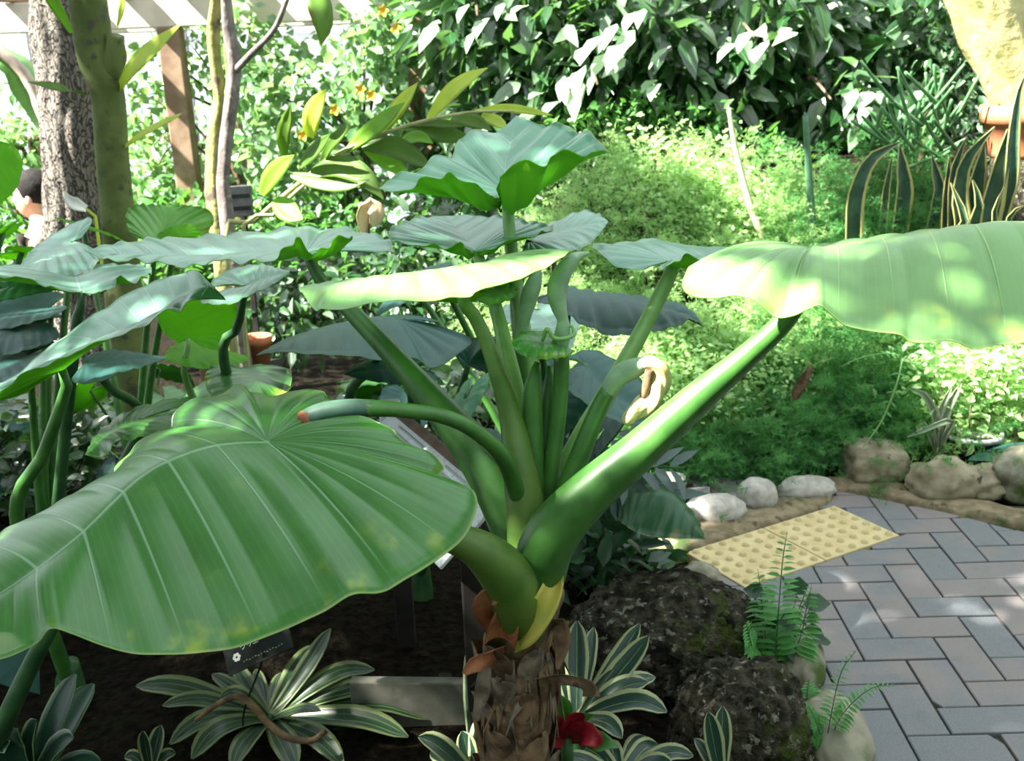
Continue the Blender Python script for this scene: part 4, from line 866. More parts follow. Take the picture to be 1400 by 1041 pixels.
# ================================================================== TARO PLANTS ON THE LEFT
def taro_plant(label, base, blades, stems=(), mats=None, name='taro_plant', pm=None, group=None):
    """base: (x, y); blades: dicts; each blade gets a petiole from the base unless stem given"""
    z = float(terrain(*base)); t = thing(name, label, 'plant', (base[0], base[1], z))
    V, F, UV = tube_arr([(base[0], base[1], z-.04), (base[0], base[1], z+.05), (base[0]+.01, base[1], z+.12)], [.04, .035, .02], seg=10, n=8); child('crown', V, F, M_pet_d, t, UV=UV)
    for k, b in enumerate(blades):
        mt = b.get('m') or mats or [MT_blue, MT_du]; opts = dict(t0=.4, nt=80, ns=7, veins=12, pleat=.0018, wave=.0014, bow=.006, seed=k+abs(hash(label)) % 50 if False else k+len(label))
        opts.update(b.get('o', {}))
        if 'gen' in b:
            px, py, Y, az, L = b['gen'][:5]; M, Lq, Rq = gen_blade(P(px, py, Y), az, L, **b.get('g', {}))
            blade('leaf_blade', M, Lq, Rq, t, mt, px=False, **opts); O = M[0]
        else:
            blade('leaf_blade', b['M'], b.get('L'), b.get('R'), t, mt, **opts); O = P(*b['M'][0][:3])
        st = b.get('s')
        if st: pts = [P(*q[:3]) for q in st]
        else: pts = []
        f0 = np.array([base[0], base[1], z+.05]); rr = b.get('r', .011)
        if len(pts) == 0:
            mid = f0*.45+O*.55+np.array([0, 0, .06]); pts = [f0, (f0+mid)/2+[0, 0, .03], mid, O]
        elif b.get('root', True): pts = [f0]+pts+[O]
        else: pts = pts+[O]
        V, F, UV = tube_arr(pts, np.linspace(rr*1.5, rr*.7, len(pts)), seg=10, n=24); child('petiole', V, F, b.get('pm') or pm or M_pet, t, UV=UV)
    return t
A_ = math.pi
taro_plant('taro with one long folded leaf slanting across the left of the photo', (-1.06, 2.25), [
 dict(M=[(85, 506, 2.03), (130, 474, 2.04), (200, 440, 2.04), (250, 408, 2.03), (282, 392, 2.0), (309, 410, 1.98)],
  L=[(45, 525, 2.08), (-30, 552, 2.1), (-60, 545, 2.15), (0, 526, 2.2), (54, 486, 2.22), (118, 437, 2.22), (171, 404, 2.2), (214, 384, 2.15), (250, 373, 2.1), (268, 370, 2.04), (286, 386, 2.0)],
  R=[(60, 520, 2.0), (25, 542, 1.95), (-20, 548, 1.92), (4, 535, 1.9), (32, 511, 1.9), (86, 490, 1.9), (129, 470, 1.9), (193, 447, 1.9), (227, 425, 1.92), (245, 426, 1.93), (257, 412, 1.94), (288, 409, 1.96)], m=[MT_blue, MT_und], o=dict(t0=.3, nt=110, pleat=.005, wave=.0015), s=[(24, 715, 2.12), (60, 620, 2.08), (92, 525, 2.03)], r=.012, root=True)])
taro_plant('taro behind the long folded leaf with a pale grey pointed leaf', (-.62, 2.75), [
 dict(M=[(336, 392, 2.28), (360, 382, 2.26), (396, 372, 2.24)], L=[(320, 388, 2.3), (286, 392, 2.36), (300, 376, 2.42), (330, 364, 2.44), (362, 362, 2.38)], R=[(325, 400, 2.25), (285, 405, 2.2), (276, 414, 2.15), (312, 416, 2.12), (345, 402, 2.15), (375, 388, 2.2)], s=[(310, 512, 2.45), (326, 446, 2.33)], r=.010, pm=M_pet_d),
 dict(M=[(258, 462, 2.7), (255, 430, 2.68), (250, 395, 2.66)], L=[(245, 470, 2.7), (222, 452, 2.7), (216, 425, 2.7), (230, 405, 2.68)], R=[(275, 474, 2.7), (300, 478, 2.72), (326, 450, 2.74), (322, 415, 2.72), (290, 395, 2.68)], m=[MT_und, MT_und], s=[(264, 545, 2.72)], r=.009, pm=M_pet_l, o=dict(wave=.002)),
 dict(M=[(290, 478, 2.8), (255, 485, 2.75), (222, 490, 2.7)], L=[(300, 470, 2.82), (315, 468, 2.9), (280, 462, 2.9), (240, 470, 2.85)], R=[(305, 482, 2.78), (342, 490, 2.75), (300, 505, 2.65), (250, 500, 2.65)], m=[MT_und, MT_und]),
 dict(M=[(330, 505, 2.5), (350, 525, 2.4), (300, 560, 2.3)], L=[(320, 498, 2.5), (285, 505, 2.45), (282, 530, 2.38)], R=[(350, 498, 2.52), (395, 505, 2.5), (392, 535, 2.4), (350, 560, 2.32)], m=[MT_top, MT_du], o=dict(wave=.003)),
 dict(M=[(190, 575, 2.45), (150, 592, 2.38), (116, 622, 2.3)], L=[(215, 565, 2.5), (268, 550, 2.55), (240, 545, 2.6), (180, 560, 2.55), (135, 590, 2.45)], R=[(220, 575, 2.42), (268, 560, 2.45), (255, 585, 2.35), (200, 597, 2.3), (165, 602, 2.28), (150, 615, 2.27), (140, 628, 2.27)], m=[MT_top, MT_und], o=dict(wave=.003))], mats=[MT_blue, MT_und])
taro_plant('taro with a wide flat wavy grey leaf below the ringed trunk', (-1.30, 2.75), [
 dict(M=[(112, 400, 2.45), (105, 380, 2.6), (100, 362, 2.8)], L=[(100, 402, 2.43), (60, 388, 2.36, -.01), (20, 378, 2.34), (-40, 380, 2.36), (-60, 370, 2.55), (0, 363, 2.7), (50, 362, 2.78)],
  R=[(122, 404, 2.43), (150, 394, 2.36, -.01), (165, 378, 2.36), (180, 386, 2.36), (200, 378, 2.42), (205, 366, 2.6), (160, 362, 2.75)], o=dict(t0=.5, wave=.004, wf=11), s=[(102, 470, 2.5), (108, 430, 2.46)], pm=M_pet_d, m=[MT_blue, MT_und]),
 dict(M=[(100, 330, 2.9), (62, 350, 2.8), (25, 370, 2.7)], L=[(112, 325, 2.92), (125, 305, 2.98), (118, 298, 3.02), (75, 318, 2.98), (40, 345, 2.88)], R=[(118, 335, 2.86), (136, 350, 2.75), (120, 372, 2.65), (80, 378, 2.6), (45, 376, 2.6)], m=[MT_blue, MT_du]),
 dict(M=[(40, 485, 2.6), (10, 500, 2.5), (-40, 530, 2.4)], L=[(55, 478, 2.62), (75, 468, 2.7), (40, 465, 2.75), (0, 478, 2.75), (-30, 500, 2.6)], R=[(60, 488, 2.55), (88, 480, 2.5), (60, 508, 2.38), (10, 535, 2.35)], m=[MT_dark, MT_du]),
 dict(M=[(118, 497, 2.4), (170, 492, 2.45), (229, 490, 2.45)], L=[(112, 492, 2.45), (125, 484, 2.55), (160, 478, 2.6), (200, 484, 2.55)], R=[(108, 505, 2.36), (100, 522, 2.26), (135, 522, 2.22), (170, 508, 2.25), (195, 502, 2.32)], m=[MT_dark, MT_du], s=[(190, 590, 2.7), (150, 530, 2.5)], pm=M_pet_d),
 dict(M=[(70, 420, 2.9), (20, 425, 2.85), (-30, 440, 2.8)], L=[(75, 412, 2.92), (92, 402, 3.0), (40, 398, 3.0), (0, 405, 2.95)], R=[(80, 426, 2.85), (95, 420, 2.8), (60, 436, 2.72), (0, 450, 2.72)], m=[MT_dark, MT_du]),
 dict(M=[(60, 440, 2.8), (20, 455, 2.7), (-30, 475, 2.6)], L=[(70, 435, 2.85), (85, 432, 2.9), (40, 425, 2.9), (0, 440, 2.85)], R=[(75, 448, 2.75), (80, 462, 2.65), (40, 478, 2.55), (0, 485, 2.55)], m=[MT_dark, MT_du])], mats=[MT_blue, MT_du])
taro_plant('taro with a bright backlit green leaf between the two left trunks', (-1.25, 3.35), [
 dict(M=[(212, 338, 3.15), (225, 310, 3.18), (228, 281, 3.2)], L=[(200, 330, 3.15), (178, 318, 3.15), (172, 295, 3.17), (182, 281, 3.19), (205, 279, 3.2)], R=[(230, 335, 3.16), (275, 322, 3.18), (292, 305, 3.2), (285, 287, 3.2), (255, 281, 3.2)], m=[MT_lite, MT_und], o=dict(t0=.5, wave=.006, wf=10)),
 dict(M=[(240, 330, 3.0), (250, 318, 3.0), (258, 306, 3.0)], L=[(230, 330, 3.0), (215, 322, 3.02), (235, 310, 3.02)], R=[(255, 330, 3.0), (275, 322, 2.98), (270, 311, 2.98)], m=[MT_und, MT_und], o=dict(nt=40, ns=5)),
 dict(gen=(112, 308, 3.5, A_*.2, .2), g=dict(pitch=-.4), m=[MT_und, MT_und])])
taro_plant('taro whose upright green leaf enters at the left edge of the photo', (-1.75, 3.0), [
 dict(M=[(-40, 250, 2.7), (-10, 235, 2.7), (32, 222, 2.7)], L=[(-50, 240, 2.7), (-70, 215, 2.7), (-30, 190, 2.72), (0, 193, 2.72), (22, 202, 2.72)], R=[(-45, 265, 2.68), (-60, 290, 2.66), (-20, 295, 2.66), (5, 275, 2.68), (24, 255, 2.69)], m=[MT_und, MT_und]),
 dict(gen=(4, 318, 3.0, A_*1.15, .16), g=dict(pitch=-.5, roll=.3), m=[MT_und, MT_und]),
 dict(gen=(30, 345, 3.1, A_*.2, .15), g=dict(pitch=-.2, roll=-.4), m=[MT_und, MT_und]),
 dict(gen=(0, 395, 2.6, A_*.05, .16), g=dict(pitch=.1, roll=.2), m=[MT_blue, MT_und])], pm=M_pet_d)
taro_plant('taro with a broad dark bluish drooping leaf left of the stalks', (-.28, 2.75), [
 dict(M=[(545, 437, 2.42), (480, 445, 2.38), (410, 462, 2.34), (350, 486, 2.30)], L=[(565, 437, 2.45), (600, 440, 2.5), (560, 432, 2.7), (480, 440, 2.7), (400, 462, 2.55)],
  R=[(575, 438, 2.40), (620, 452, 2.34), (645, 466, 2.30), (622, 487, 2.22), (592, 504, 2.16), (566, 490, 2.16), (520, 492, 2.14), (480, 487, 2.15), (430, 485, 2.18), (385, 481, 2.24)], m=[MT_dark, MT_du], o=dict(t0=.45, nt=100, veins=14, pleat=.006, wave=.001), pm=M_pet_d, s=[(480, 570, 2.6), (510, 500, 2.5)]),
 dict(M=[(560, 500, 2.5), (520, 505, 2.42), (470, 512, 2.34)], L=[(575, 496, 2.52), (600, 492, 2.6), (560, 486, 2.65), (500, 492, 2.55)], R=[(590, 508, 2.45), (600, 520, 2.4), (550, 525, 2.3), (500, 520, 2.3)], m=[MT_dark, MT_du]),
 dict(M=[(640, 500, 2.6), (655, 480, 2.5), (690, 460, 2.42)], L=[(630, 495, 2.6), (625, 480, 2.62), (650, 462, 2.6)], R=[(655, 508, 2.55), (690, 505, 2.48), (705, 485, 2.42)], m=[MT_dark, MT_du]),
 dict(M=[(572, 500, 2.55), (566, 490, 2.56), (560, 484, 2.57)], L=[(560, 502, 2.56), (548, 492, 2.57)], R=[(590, 502, 2.56), (582, 490, 2.57)], m=[MT_lite, MT_lite], o=dict(nt=30, ns=4)),
 dict(gen=(640, 540, 2.35, A_*1.3, .16), g=dict(pitch=-.7, roll=.5), m=[MT_blue, MT_du]),
 dict(gen=(660, 600, 2.3, -.4, .14), g=dict(pitch=-.3), m=[MT_dark, MT_du])], pm=M_pet_d)
taro_plant('taro with yellowish green underside leaf right behind the flower stalks', (.12, 2.9), [
 dict(M=[(800, 500, 2.5), (840, 540, 2.42), (890, 560, 2.36)], L=[(790, 492, 2.52), (775, 490, 2.55), (810, 478, 2.58), (860, 505, 2.52), (890, 535, 2.42)], R=[(785, 505, 2.48), (765, 515, 2.42), (785, 540, 2.36), (840, 575, 2.32), (880, 580, 2.32)], m=[MT_dark, MT_und]),
 dict(gen=(770, 520, 2.6, A_*1.4, .2), g=dict(pitch=-.6), m=[MT_dark, MT_und]),
 dict(gen=(735, 425, 2.5, A_*1.6, .2), g=dict(pitch=-.1), m=[MT_blue, MT_du]),
 dict(gen=(560, 380, 2.9, A_*.8, .24), g=dict(pitch=-.3), m=[MT_blue, MT_du]),
 dict(gen=(600, 375, 2.7, A_*1.2, .2), g=dict(pitch=-.2), m=[MT_dark, MT_du])], pm=M_pet)
# low filler taro clumps on the shaded ground at the left
rs = np.random.default_rng(77)
spots = [(-1.9, 3.5, 'small taro clump on the shaded soil at the far left edge'), (-1.35, 3.7, 'small taro clump at the foot of the ringed trunk'), (-.75, 3.4, 'small taro clump under the pale grey pointed leaf'), (-.35, 3.5, 'small taro clump behind the broad dark bluish leaf'), (-1.5, 2.45, 'small leafy taro in the gloom under the long folded leaf'), (-.85, 2.75, 'small taro seedling beside the huge front leaf')]
for k, (x, y, lb) in enumerate(spots):
    bl = []
    for q in range(7):
        a = q*2*math.pi/7+k; r = rs.uniform(.10, .28); p = np.array([x+r*math.cos(a), y+r*math.sin(a), float(terrain(x, y))+rs.uniform(.15, .5 if k < 4 else .28)])
        bl.append((p, a, rs.uniform(.14, .22)))
    z = float(terrain(x, y)); t = thing('taro_clump', lb, 'plant', (x, y, z), group='small taro clumps in the shade')
    V, F, UV = tube_arr([(x, y, z-.03), (x, y, z+.06)], [.03, .02], seg=8, n=5); child('crown', V, F, M_pet_d, t, UV=UV)
    for q, (p, a, L) in enumerate(bl):
        M, Lq, Rq = gen_blade(p, a, L, pitch=-.45+rs.normal()*.2, roll=rs.normal()*.3)
        blade('leaf_blade', M, Lq, Rq, t, [[MT_dark, MT_du], [MT_top, MT_du]][q % 2], px=False, t0=.4, nt=40, ns=5, veins=10, pleat=.003, wave=.003, bow=.004, seed=q)
        V, F, UV = tube_arr([(x, y, z+.03), (p+[x, y, z])/2+[0, 0, .05], p], [.007, .006, .004], seg=6, n=10); child('petiole', V, F, M_pet_d, t, UV=UV)
# ================================================================== ASPARAGUS FERN BANK (right, behind the stones)
M_asp_lit = leaf_mat('asparagus_needle_lit', (.26, .46, .16), (.38, .58, .26), (.55, .80, .28), tw=.52, rough=.5, spec=.3, midrib=0, mottle=.1)  # sunlit copy of the needle colour, light put into the paler base
M_asp_shaded = leaf_mat('asparagus_needle_shaded', (.05, .20, .06), (.08, .26, .08), (.25, .55, .12), tw=.45, rough=.5, spec=.3, midrib=0, mottle=.1)  # shaded copy of the same needles, shade put into the darker base
M_small = leaf_mat('small_shrub_leaf', (.27, .48, .17), (.46, .66, .32), (.55, .80, .25), tw=.5, rough=.35, spec=.5, midrib=0, mottle=.1)
M_twig = solid_mat('twig', (.10, .075, .05), (.18, .13, .09), 30, .9, .2, .003)
def asparagus(label, spots, n, mat, seed, length=(.22, .42), lean=(0, -.35, 1.0), twigs=20, needles=9, nl=.016, nw=.0022):
    rs = np.random.default_rng(seed); spots = np.asarray(spots, float)
    c0 = spots.mean(0)[:2]; t = thing('asparagus_fern', label, 'shrub', (c0[0], c0[1], float(terrain(c0[0], c0[1]))))
    k = rs.integers(0, len(spots), n); xy = spots[k, :2]+rs.normal(size=(n, 2))*spots[k, 2:3]
    z = terrain(xy[:, 0], xy[:, 1])-.02; base = np.column_stack([xy, z])
    d = np.asarray(lean)+rs.normal(size=(n, 3))*[.55, .45, .25]; d /= np.linalg.norm(d, axis=1)[:, None]; L = rs.uniform(*length, n)
    tt = rs.uniform(.12, 1.0, (n, twigs))
    side = rs.normal(size=(n, 3)); side[:, 2] = -.1; 
    def at(tv): return base[:, None]+d[:, None]*(L[:, None]*tv)[..., None]+np.array([0, 0, -1.0])*(.28*L[:, None]*tv**2)[..., None]+side[:, None]*(.10*L[:, None]*tv**2)[..., None]
    tb = at(tt)
    td = rs.normal(size=(n, twigs, 3)); td[..., 2] = td[..., 2]*.5+.1; td /= np.linalg.norm(td, axis=2)[..., None]
    tl = .055*(1.15-tt*.75)
    s = rs.uniform(.1, 1, (n, twigs, needles)); nb0 = tb[:, :, None]+td[:, :, None]*(tl[..., None]*s)[..., None]
    nd = rs.normal(size=(n, twigs, needles, 3))+td[:, :, None]*.8; nd /= np.linalg.norm(nd, axis=3)[..., None]
    b = nb0.reshape(-1, 3); nd = nd.reshape(-1, 3); m_ = len(b)
    sd = np.cross(nd, rs.normal(size=(m_, 3))); sd /= np.linalg.norm(sd, axis=1)[:, None]+1e-9
    ln = nl*rs.uniform(.7, 1.4, m_)[:, None]
    V = np.stack([b-sd*nw*.5, b+sd*nw*.5, b+nd*ln], 1).reshape(-1, 3)
    r = np.repeat(np.repeat(rs.uniform(0, 1, n), twigs*needles), 3)
    o = child('foliage', V, np.arange(m_*3).reshape(-1, 3), mat, t, rnd=r, UV=np.tile([[0, .2], [0, .8], [1, .5]], (m_, 1)), smooth=False); o['kind'] = 'stuff'
    st = []
    for q in range(0, n, 3):
        st.append(cheap_tube([at(np.full((n, 1), v))[q, 0] for v in (0, .5, 1.0)] if q < 0 else [base[q], base[q]+d[q]*L[q]*.5+[0, 0, -.07*L[q]], base[q]+d[q]*L[q]+np.array([0, 0, -.28*L[q]])+side[q]*.1*L[q]], [.0016, .0012, .0006], seg=3, n=4))
    V, F, UV = join_arr(st); child('stems', V, F, M_pet, t, UV=UV)['kind'] = 'stuff'
    return t
def line_spots(pts, sd): return [(*PG(a, b, z)[:2], sd) for a, b, z in pts]
asparagus('feathery asparagus fern mound on top of the bank behind the top leaves', [(.05, 4.55, .14), (.3, 4.6, .14), (.55, 4.65, .14), (.8, 4.6, .13), (.2, 4.3, .12), (.6, 4.3, .12)], 620, M_asp_lit, 1)
asparagus('bright sunlit asparagus fern in the middle of the bank', [(.40, 3.95, .12), (.62, 4.0, .12), (.85, 4.0, .12), (1.05, 4.05, .12)], 620, M_asp_lit, 2)
asparagus('low asparagus fern just above the three pale stones', [(.42, 3.62, .08), (.6, 3.66, .08), (.8, 3.62, .09), (1.0, 3.66, .09), (.3, 3.7, .08)], 420, M_asp_shaded, 3, length=(.25, .48), nl=.021, nw=.0026)
asparagus('dense asparagus fern hanging over the squared stone block', [(1.2, 3.72, .10), (1.35, 3.8, .10), (1.1, 3.9, .1), (1.3, 4.05, .12)], 420, M_asp_shaded, 4, length=(.3, .52), nl=.021, nw=.0026)
asparagus('fine asparagus fern at the foot of the snake plants', [(1.45, 4.4, .12), (1.65, 4.45, .12), (1.25, 4.45, .12), (1.5, 4.2, .12)], 520, M_asp_shaded, 5, length=(.25, .45))
asparagus('asparagus fern tuft at the right edge below the big bright leaf', [(1.6, 3.75, .10), (1.78, 3.8, .10), (1.55, 3.95, .1), (1.85, 4.1, .1)], 420, M_asp_lit, 6)
asparagus('sunny asparagus fern between the two thin bare stems', [(.95, 4.45, .12), (1.12, 4.5, .1), (1.0, 4.25, .12)], 380, M_asp_lit, 7)
def small_shrub(label, spots, n, mat, seed, size=.035, h=(.05, .35), nobj=0, name='leafy_shrub', aspect=.5):
    rs = np.random.default_rng(seed); spots = np.asarray(spots, float); k = rs.integers(0, len(spots), n)
    xy = spots[k, :2]+rs.normal(size=(n, 2))*spots[k, 2:3]; z = terrain(xy[:, 0], xy[:, 1])+rs.uniform(*h, n)
    c0 = spots.mean(0)[:2]; t = thing(name, label, 'shrub', (c0[0], c0[1], float(terrain(*c0))))
    C = np.column_stack([xy, z]); D = rs.normal(size=(n, 3))*[1, 1, .5]+[0, -.4, .1]
    o_ = np.argsort(C[:, 1]); C = C[o_]; 
    if nobj: leaf_objects(C[:nobj], D[:nobj], size*1.15, mat, t, label, rs=rs, aspect=aspect, upbias=(0, -.5, 1.5))
    cloud('foliage', C[nobj:], D[nobj:], size, mat, t, rs=rs, aspect=aspect, upbias=(0, -.5, 1.5))
    st = [cheap_tube([(C[q, 0]*.6+c0[0]*.4, C[q, 1]*.6+c0[1]*.4, float(terrain(C[q, 0], C[q, 1]))-.02), C[q]-[0, 0, .03]], [.004, .002], seg=4, n=4) for q in range(0, n, max(1, n//60))]
    V, F, UV = join_arr(st); child('stems', V, F, M_twig, t, UV=UV)['kind'] = 'stuff'
    return t
small_shrub('small-leaved yellow-green shrub lit by sun in front of the right stalk', [(.42, 3.75, .08), (.55, 3.8, .1), (.7, 3.85, .1), (.85, 3.8, .08)], 4200, M_small, 11, size=.026, nobj=120, )
small_shrub('small glossy-leaved shrub at the right under the big bright leaf', [(1.5, 3.62, .07), (1.62, 3.66, .08), (1.75, 3.7, .08)], 1500, M_small, 12, nobj=100, h=(.1, .42))
small_shrub('bright small-leaved shrub on the crest of the fern mound', [(.72, 4.45, .10), (.9, 4.4, .1), (.6, 4.55, .1)], 1700, M_small, 13, size=.028, nobj=60, h=(.1, .3))

# snake plants, pencil cactus, pot, thin stems ----------------------
MS_sn = stripe_mat('snake_plant', (.02, .055, .032), (.50, .46, .17), .76, (), band=16)
def snake(label, base, leaves):
    b = np.array([*P(*base)]); b[2] = float(terrain(b[0], b[1])); t = thing('snake_plant', label, 'plant', b)
    for pts, wp in leaves:
        q = [P(*p) for p in pts]; z0 = float(terrain(q[0][0], q[0][1]))
        q = [np.array([q[0][0]*.8+b[0]*.2, q[0][1]*.8+b[1]*.2, z0-.02])]+q
        strap('leaf', q, wr(q[1], wp*1.3), MS_sn, t, up=(.15, -1, .15), channel=.5, n=16, m=7, prof=[(0, .6), (.4, .95), (.65, 1), (.85, .65), (1, .06)], thick=.004)
    return t
snake('snake plant with tall yellow-edged leaves in front of the terracotta pot', (1335, 320, 4.15), [
 ([(1293, 320, 4.1), (1294, 270, 4.1), (1298, 214, 4.1)], 14), ([(1302, 320, 4.08), (1302, 260, 4.08), (1306, 225, 4.08), (1322, 187, 4.08)], 15), ([(1314, 320, 4.05), (1310, 270, 4.05), (1320, 220, 4.04), (1360, 174, 4.02)], 20),
 ([(1322, 315, 4.15), (1332, 260, 4.15), (1346, 196, 4.15)], 26), ([(1346, 318, 4.1), (1358, 260, 4.1), (1378, 177, 4.12)], 27), ([(1364, 310, 4.12), (1380, 250, 4.1), (1384, 190, 4.1), (1392, 130, 4.12), (1402, 100, 4.12)], 17),
 ([(1330, 318, 4.02), (1338, 280, 4.0), (1330, 246, 4.0)], 18), ([(1358, 315, 4.02), (1360, 285, 4.0), (1374, 255, 4.0)], 9), ([(1310, 322, 4.0), (1318, 300, 4.0), (1300, 250, 4.0)], 13), ([(1376, 316, 4.02), (1385, 290, 4.0), (1405, 280, 4.0)], 10)])
snake('snake plant with one curved sickle-shaped leaf behind the fern', (1195, 315, 4.25), [
 ([(1166, 300, 4.15), (1170, 262, 4.15), (1190, 218, 4.15), (1232, 194, 4.15)], 20), ([(1234, 270, 4.3), (1233, 235, 4.3), (1230, 198, 4.3)], 20), ([(1282, 270, 4.3), (1279, 240, 4.3), (1274, 212, 4.3)], 16), ([(1210, 270, 4.3), (1214, 245, 4.3), (1220, 212, 4.3)], 9)])
M_pencil = solid_mat('pencil_stem', (.05, .15, .06), (.10, .22, .09), 20, .5, .05, .001)
pc = thing('pencil_cactus', 'pencil cactus with many thin grey-green stems behind the snake plants', 'plant', (*P(1262, 250, 4.6)[:2], float(terrain(*P(1262, 250, 4.6)[:2]))))
rs = np.random.default_rng(41)
V, F, UV = tube_arr([np.array(pc.location), P(1258, 240, 4.6), P(1265, 180, 4.6), P(1268, 140, 4.6)], [.02, .016, .013, .010], seg=8, n=14); child('trunk', V, F, M_twig, pc, UV=UV)
for k in range(56):
    bx, by = 1262+rs.normal()*22, rs.uniform(140, 235); a = rs.uniform(-2.7, -.35); l = rs.uniform(35, 85); Y0 = 4.6+rs.normal()*.12
    p0, p1, p2 = P(bx, by, Y0), P(bx+math.cos(a)*l*.5, by+math.sin(a)*l*.5, Y0-.03), P(bx+math.cos(a)*l, by+math.sin(a)*l*1.05, Y0-.08)
    V, F, UV = tube_arr([p0, p1, p2], [.0085, .0075, .006], seg=6, n=7); child('stem', V, F, M_pencil, pc, UV=UV)
M_terra = solid_mat('terracotta', (.40, .13, .06), (.52, .20, .10), 14, .8, .2, .003, extra=[((.30, .24, .10), 8, .58, .7)])
M_barky = solid_mat('sunny_bark', (.27, .245, .10), (.40, .365, .17), 9, .85, .8, .02, extra=[((.14, .15, .05), 11, .56, .68), ((.20, .15, .09), 26, .6, .7)])
pp0 = P(1395, 215, 4.45); pot = thing('terracotta_pot', 'mossy terracotta pot behind the snake plants at the right edge', 'pot', (pp0[0], pp0[1], pp0[2]))
def lathe(prof, c, seg=28):
    th = np.linspace(0, 2*np.pi, seg, endpoint=False); n = len(prof)
    V = np.vstack([np.column_stack([c[0]+r*np.cos(th), c[1]+r*np.sin(th), np.full(seg, c[2]+z)]) for r, z in prof])
    i, j = np.meshgrid(np.arange(n-1), np.arange(seg), indexing='ij'); i = i.ravel(); j = j.ravel(); j2 = (j+1) % seg
    return V, [np.stack([i*seg+j, i*seg+j2, (i+1)*seg+j2, (i+1)*seg+j], 1)], None
V, F, _ = lathe([(.0, 0), (.115, 0), (.12, .02), (.145, .135), (.162, .14), (.168, .205), (.155, .21), (.14, .19), (.135, .10)], pp0); child('pot_body', V, F, M_terra, pot)
V, F, _ = lathe([(.0, .165), (.07, .17), (.145, .165)], pp0); child('potting_soil', V, F, M_soil, pot)
V, F, _ = lathe([(.0, -.0), (.13, -.0), (.14, -.25), (.16, -.7)], pp0); pl = mk('pot_plinth', np.asarray(V), F, M_vrock); tag(pl, 'mossy stone plinth under the terracotta pot', 'plinth')
tr_ = thing('potted_trunk', 'thick pale sunlit trunk leaning out of the terracotta pot', 'tree', (pp0[0], pp0[1], pp0[2]+.17))
def barkr(t, a): return 1+.07*np.sin(4*a+7*t)+.05*np.sin(9*a-13*t)+.03*np.sin(17*a+31*t)
V, F, UV = tube_arr([pp0+[0, 0, .12], P(1388, 120, 4.45), P(1372, 70, 4.45), P(1345, 0, 4.45), P(1318, -90, 4.45), P(1300, -260, 4.45)], [.105, .11, .118, .125, .13, .12], seg=28, n=60, ridge=barkr); child('trunk', V, F, M_barky, tr_, UV=UV)
def bare(label, spec, mat, name='bare_stem'):
    p = P(*spec[-1][:3]); z = float(terrain(p[0], p[1])); t = thing(name, label, 'stem', (p[0], p[1], z))
    V, F, UV = tube_arr([P(*s[:3]) for s in spec]+[np.array([p[0], p[1], z-.02])], [wr(P(*s[:3]), s[3]) for s in spec]+[wr(p, spec[-1][3])], seg=8, n=24); child('stem', V, F, mat, t, UV=UV)
    V, F, UV = tube_arr([P(*spec[0][:3]), P(spec[0][0]-1, spec[0][1]-5, spec[0][2])], [wr(P(*spec[0][:3]), spec[0][3]*.8), .0008], seg=6, n=4); child('stem_tip', V, F, mat, t, UV=UV)
bare('pale yellowish bare stem leaning in front of the dark trees', [(996, 148, 4.3, 2.5), (1006, 205, 4.3, 4), (1024, 275, 4.3, 5), (1046, 340, 4.3, 5.5)], solid_mat('pale_stem', (.36, .38, .20), (.5, .5, .3), 30, .6, .1, .002))
bare('dark green cylindrical bare stem right of the pale stem', [(1101, 158, 4.3, 4), (1106, 240, 4.3, 5), (1112, 340, 4.3, 6)], solid_mat('green_stem', (.05, .13, .07), (.08, .18, .10), 30, .6, .1, .002))
M_palest = stripe_mat('pale_strap', (.10, .17, .10), (.42, .46, .32), .55, ((.2, .06),))
ps = thing('pale_strap_plant', 'pale striped strap leaves among the ferns above the stones', 'plant', gpt(1286, 640, 0))
pb_ = np.array(ps.location)
for pts, wp in (([(1284, 600, 3.5), (1277, 565, 3.5), (1262, 540, 3.48), (1246, 533, 3.46)], 14), ([(1286, 600, 3.5), (1296, 560, 3.5), (1316, 520, 3.5)], 13), ([(1280, 605, 3.5), (1283, 570, 3.5), (1303, 525, 3.5)], 10), ([(1290, 600, 3.48), (1300, 575, 3.46), (1240, 598, 3.42)], 9), ([(1275, 605, 3.5), (1262, 580, 3.48), (1252, 598, 3.45)], 9)):
    strap('leaf', [pb_]+[P(*p) for p in pts], wr(P(*pts[0]), wp), M_palest, ps, up=(0, -1, .4), channel=.5, n=14, m=5, prof=[(0, .5), (.5, 1), (.85, .7), (1, .08)])
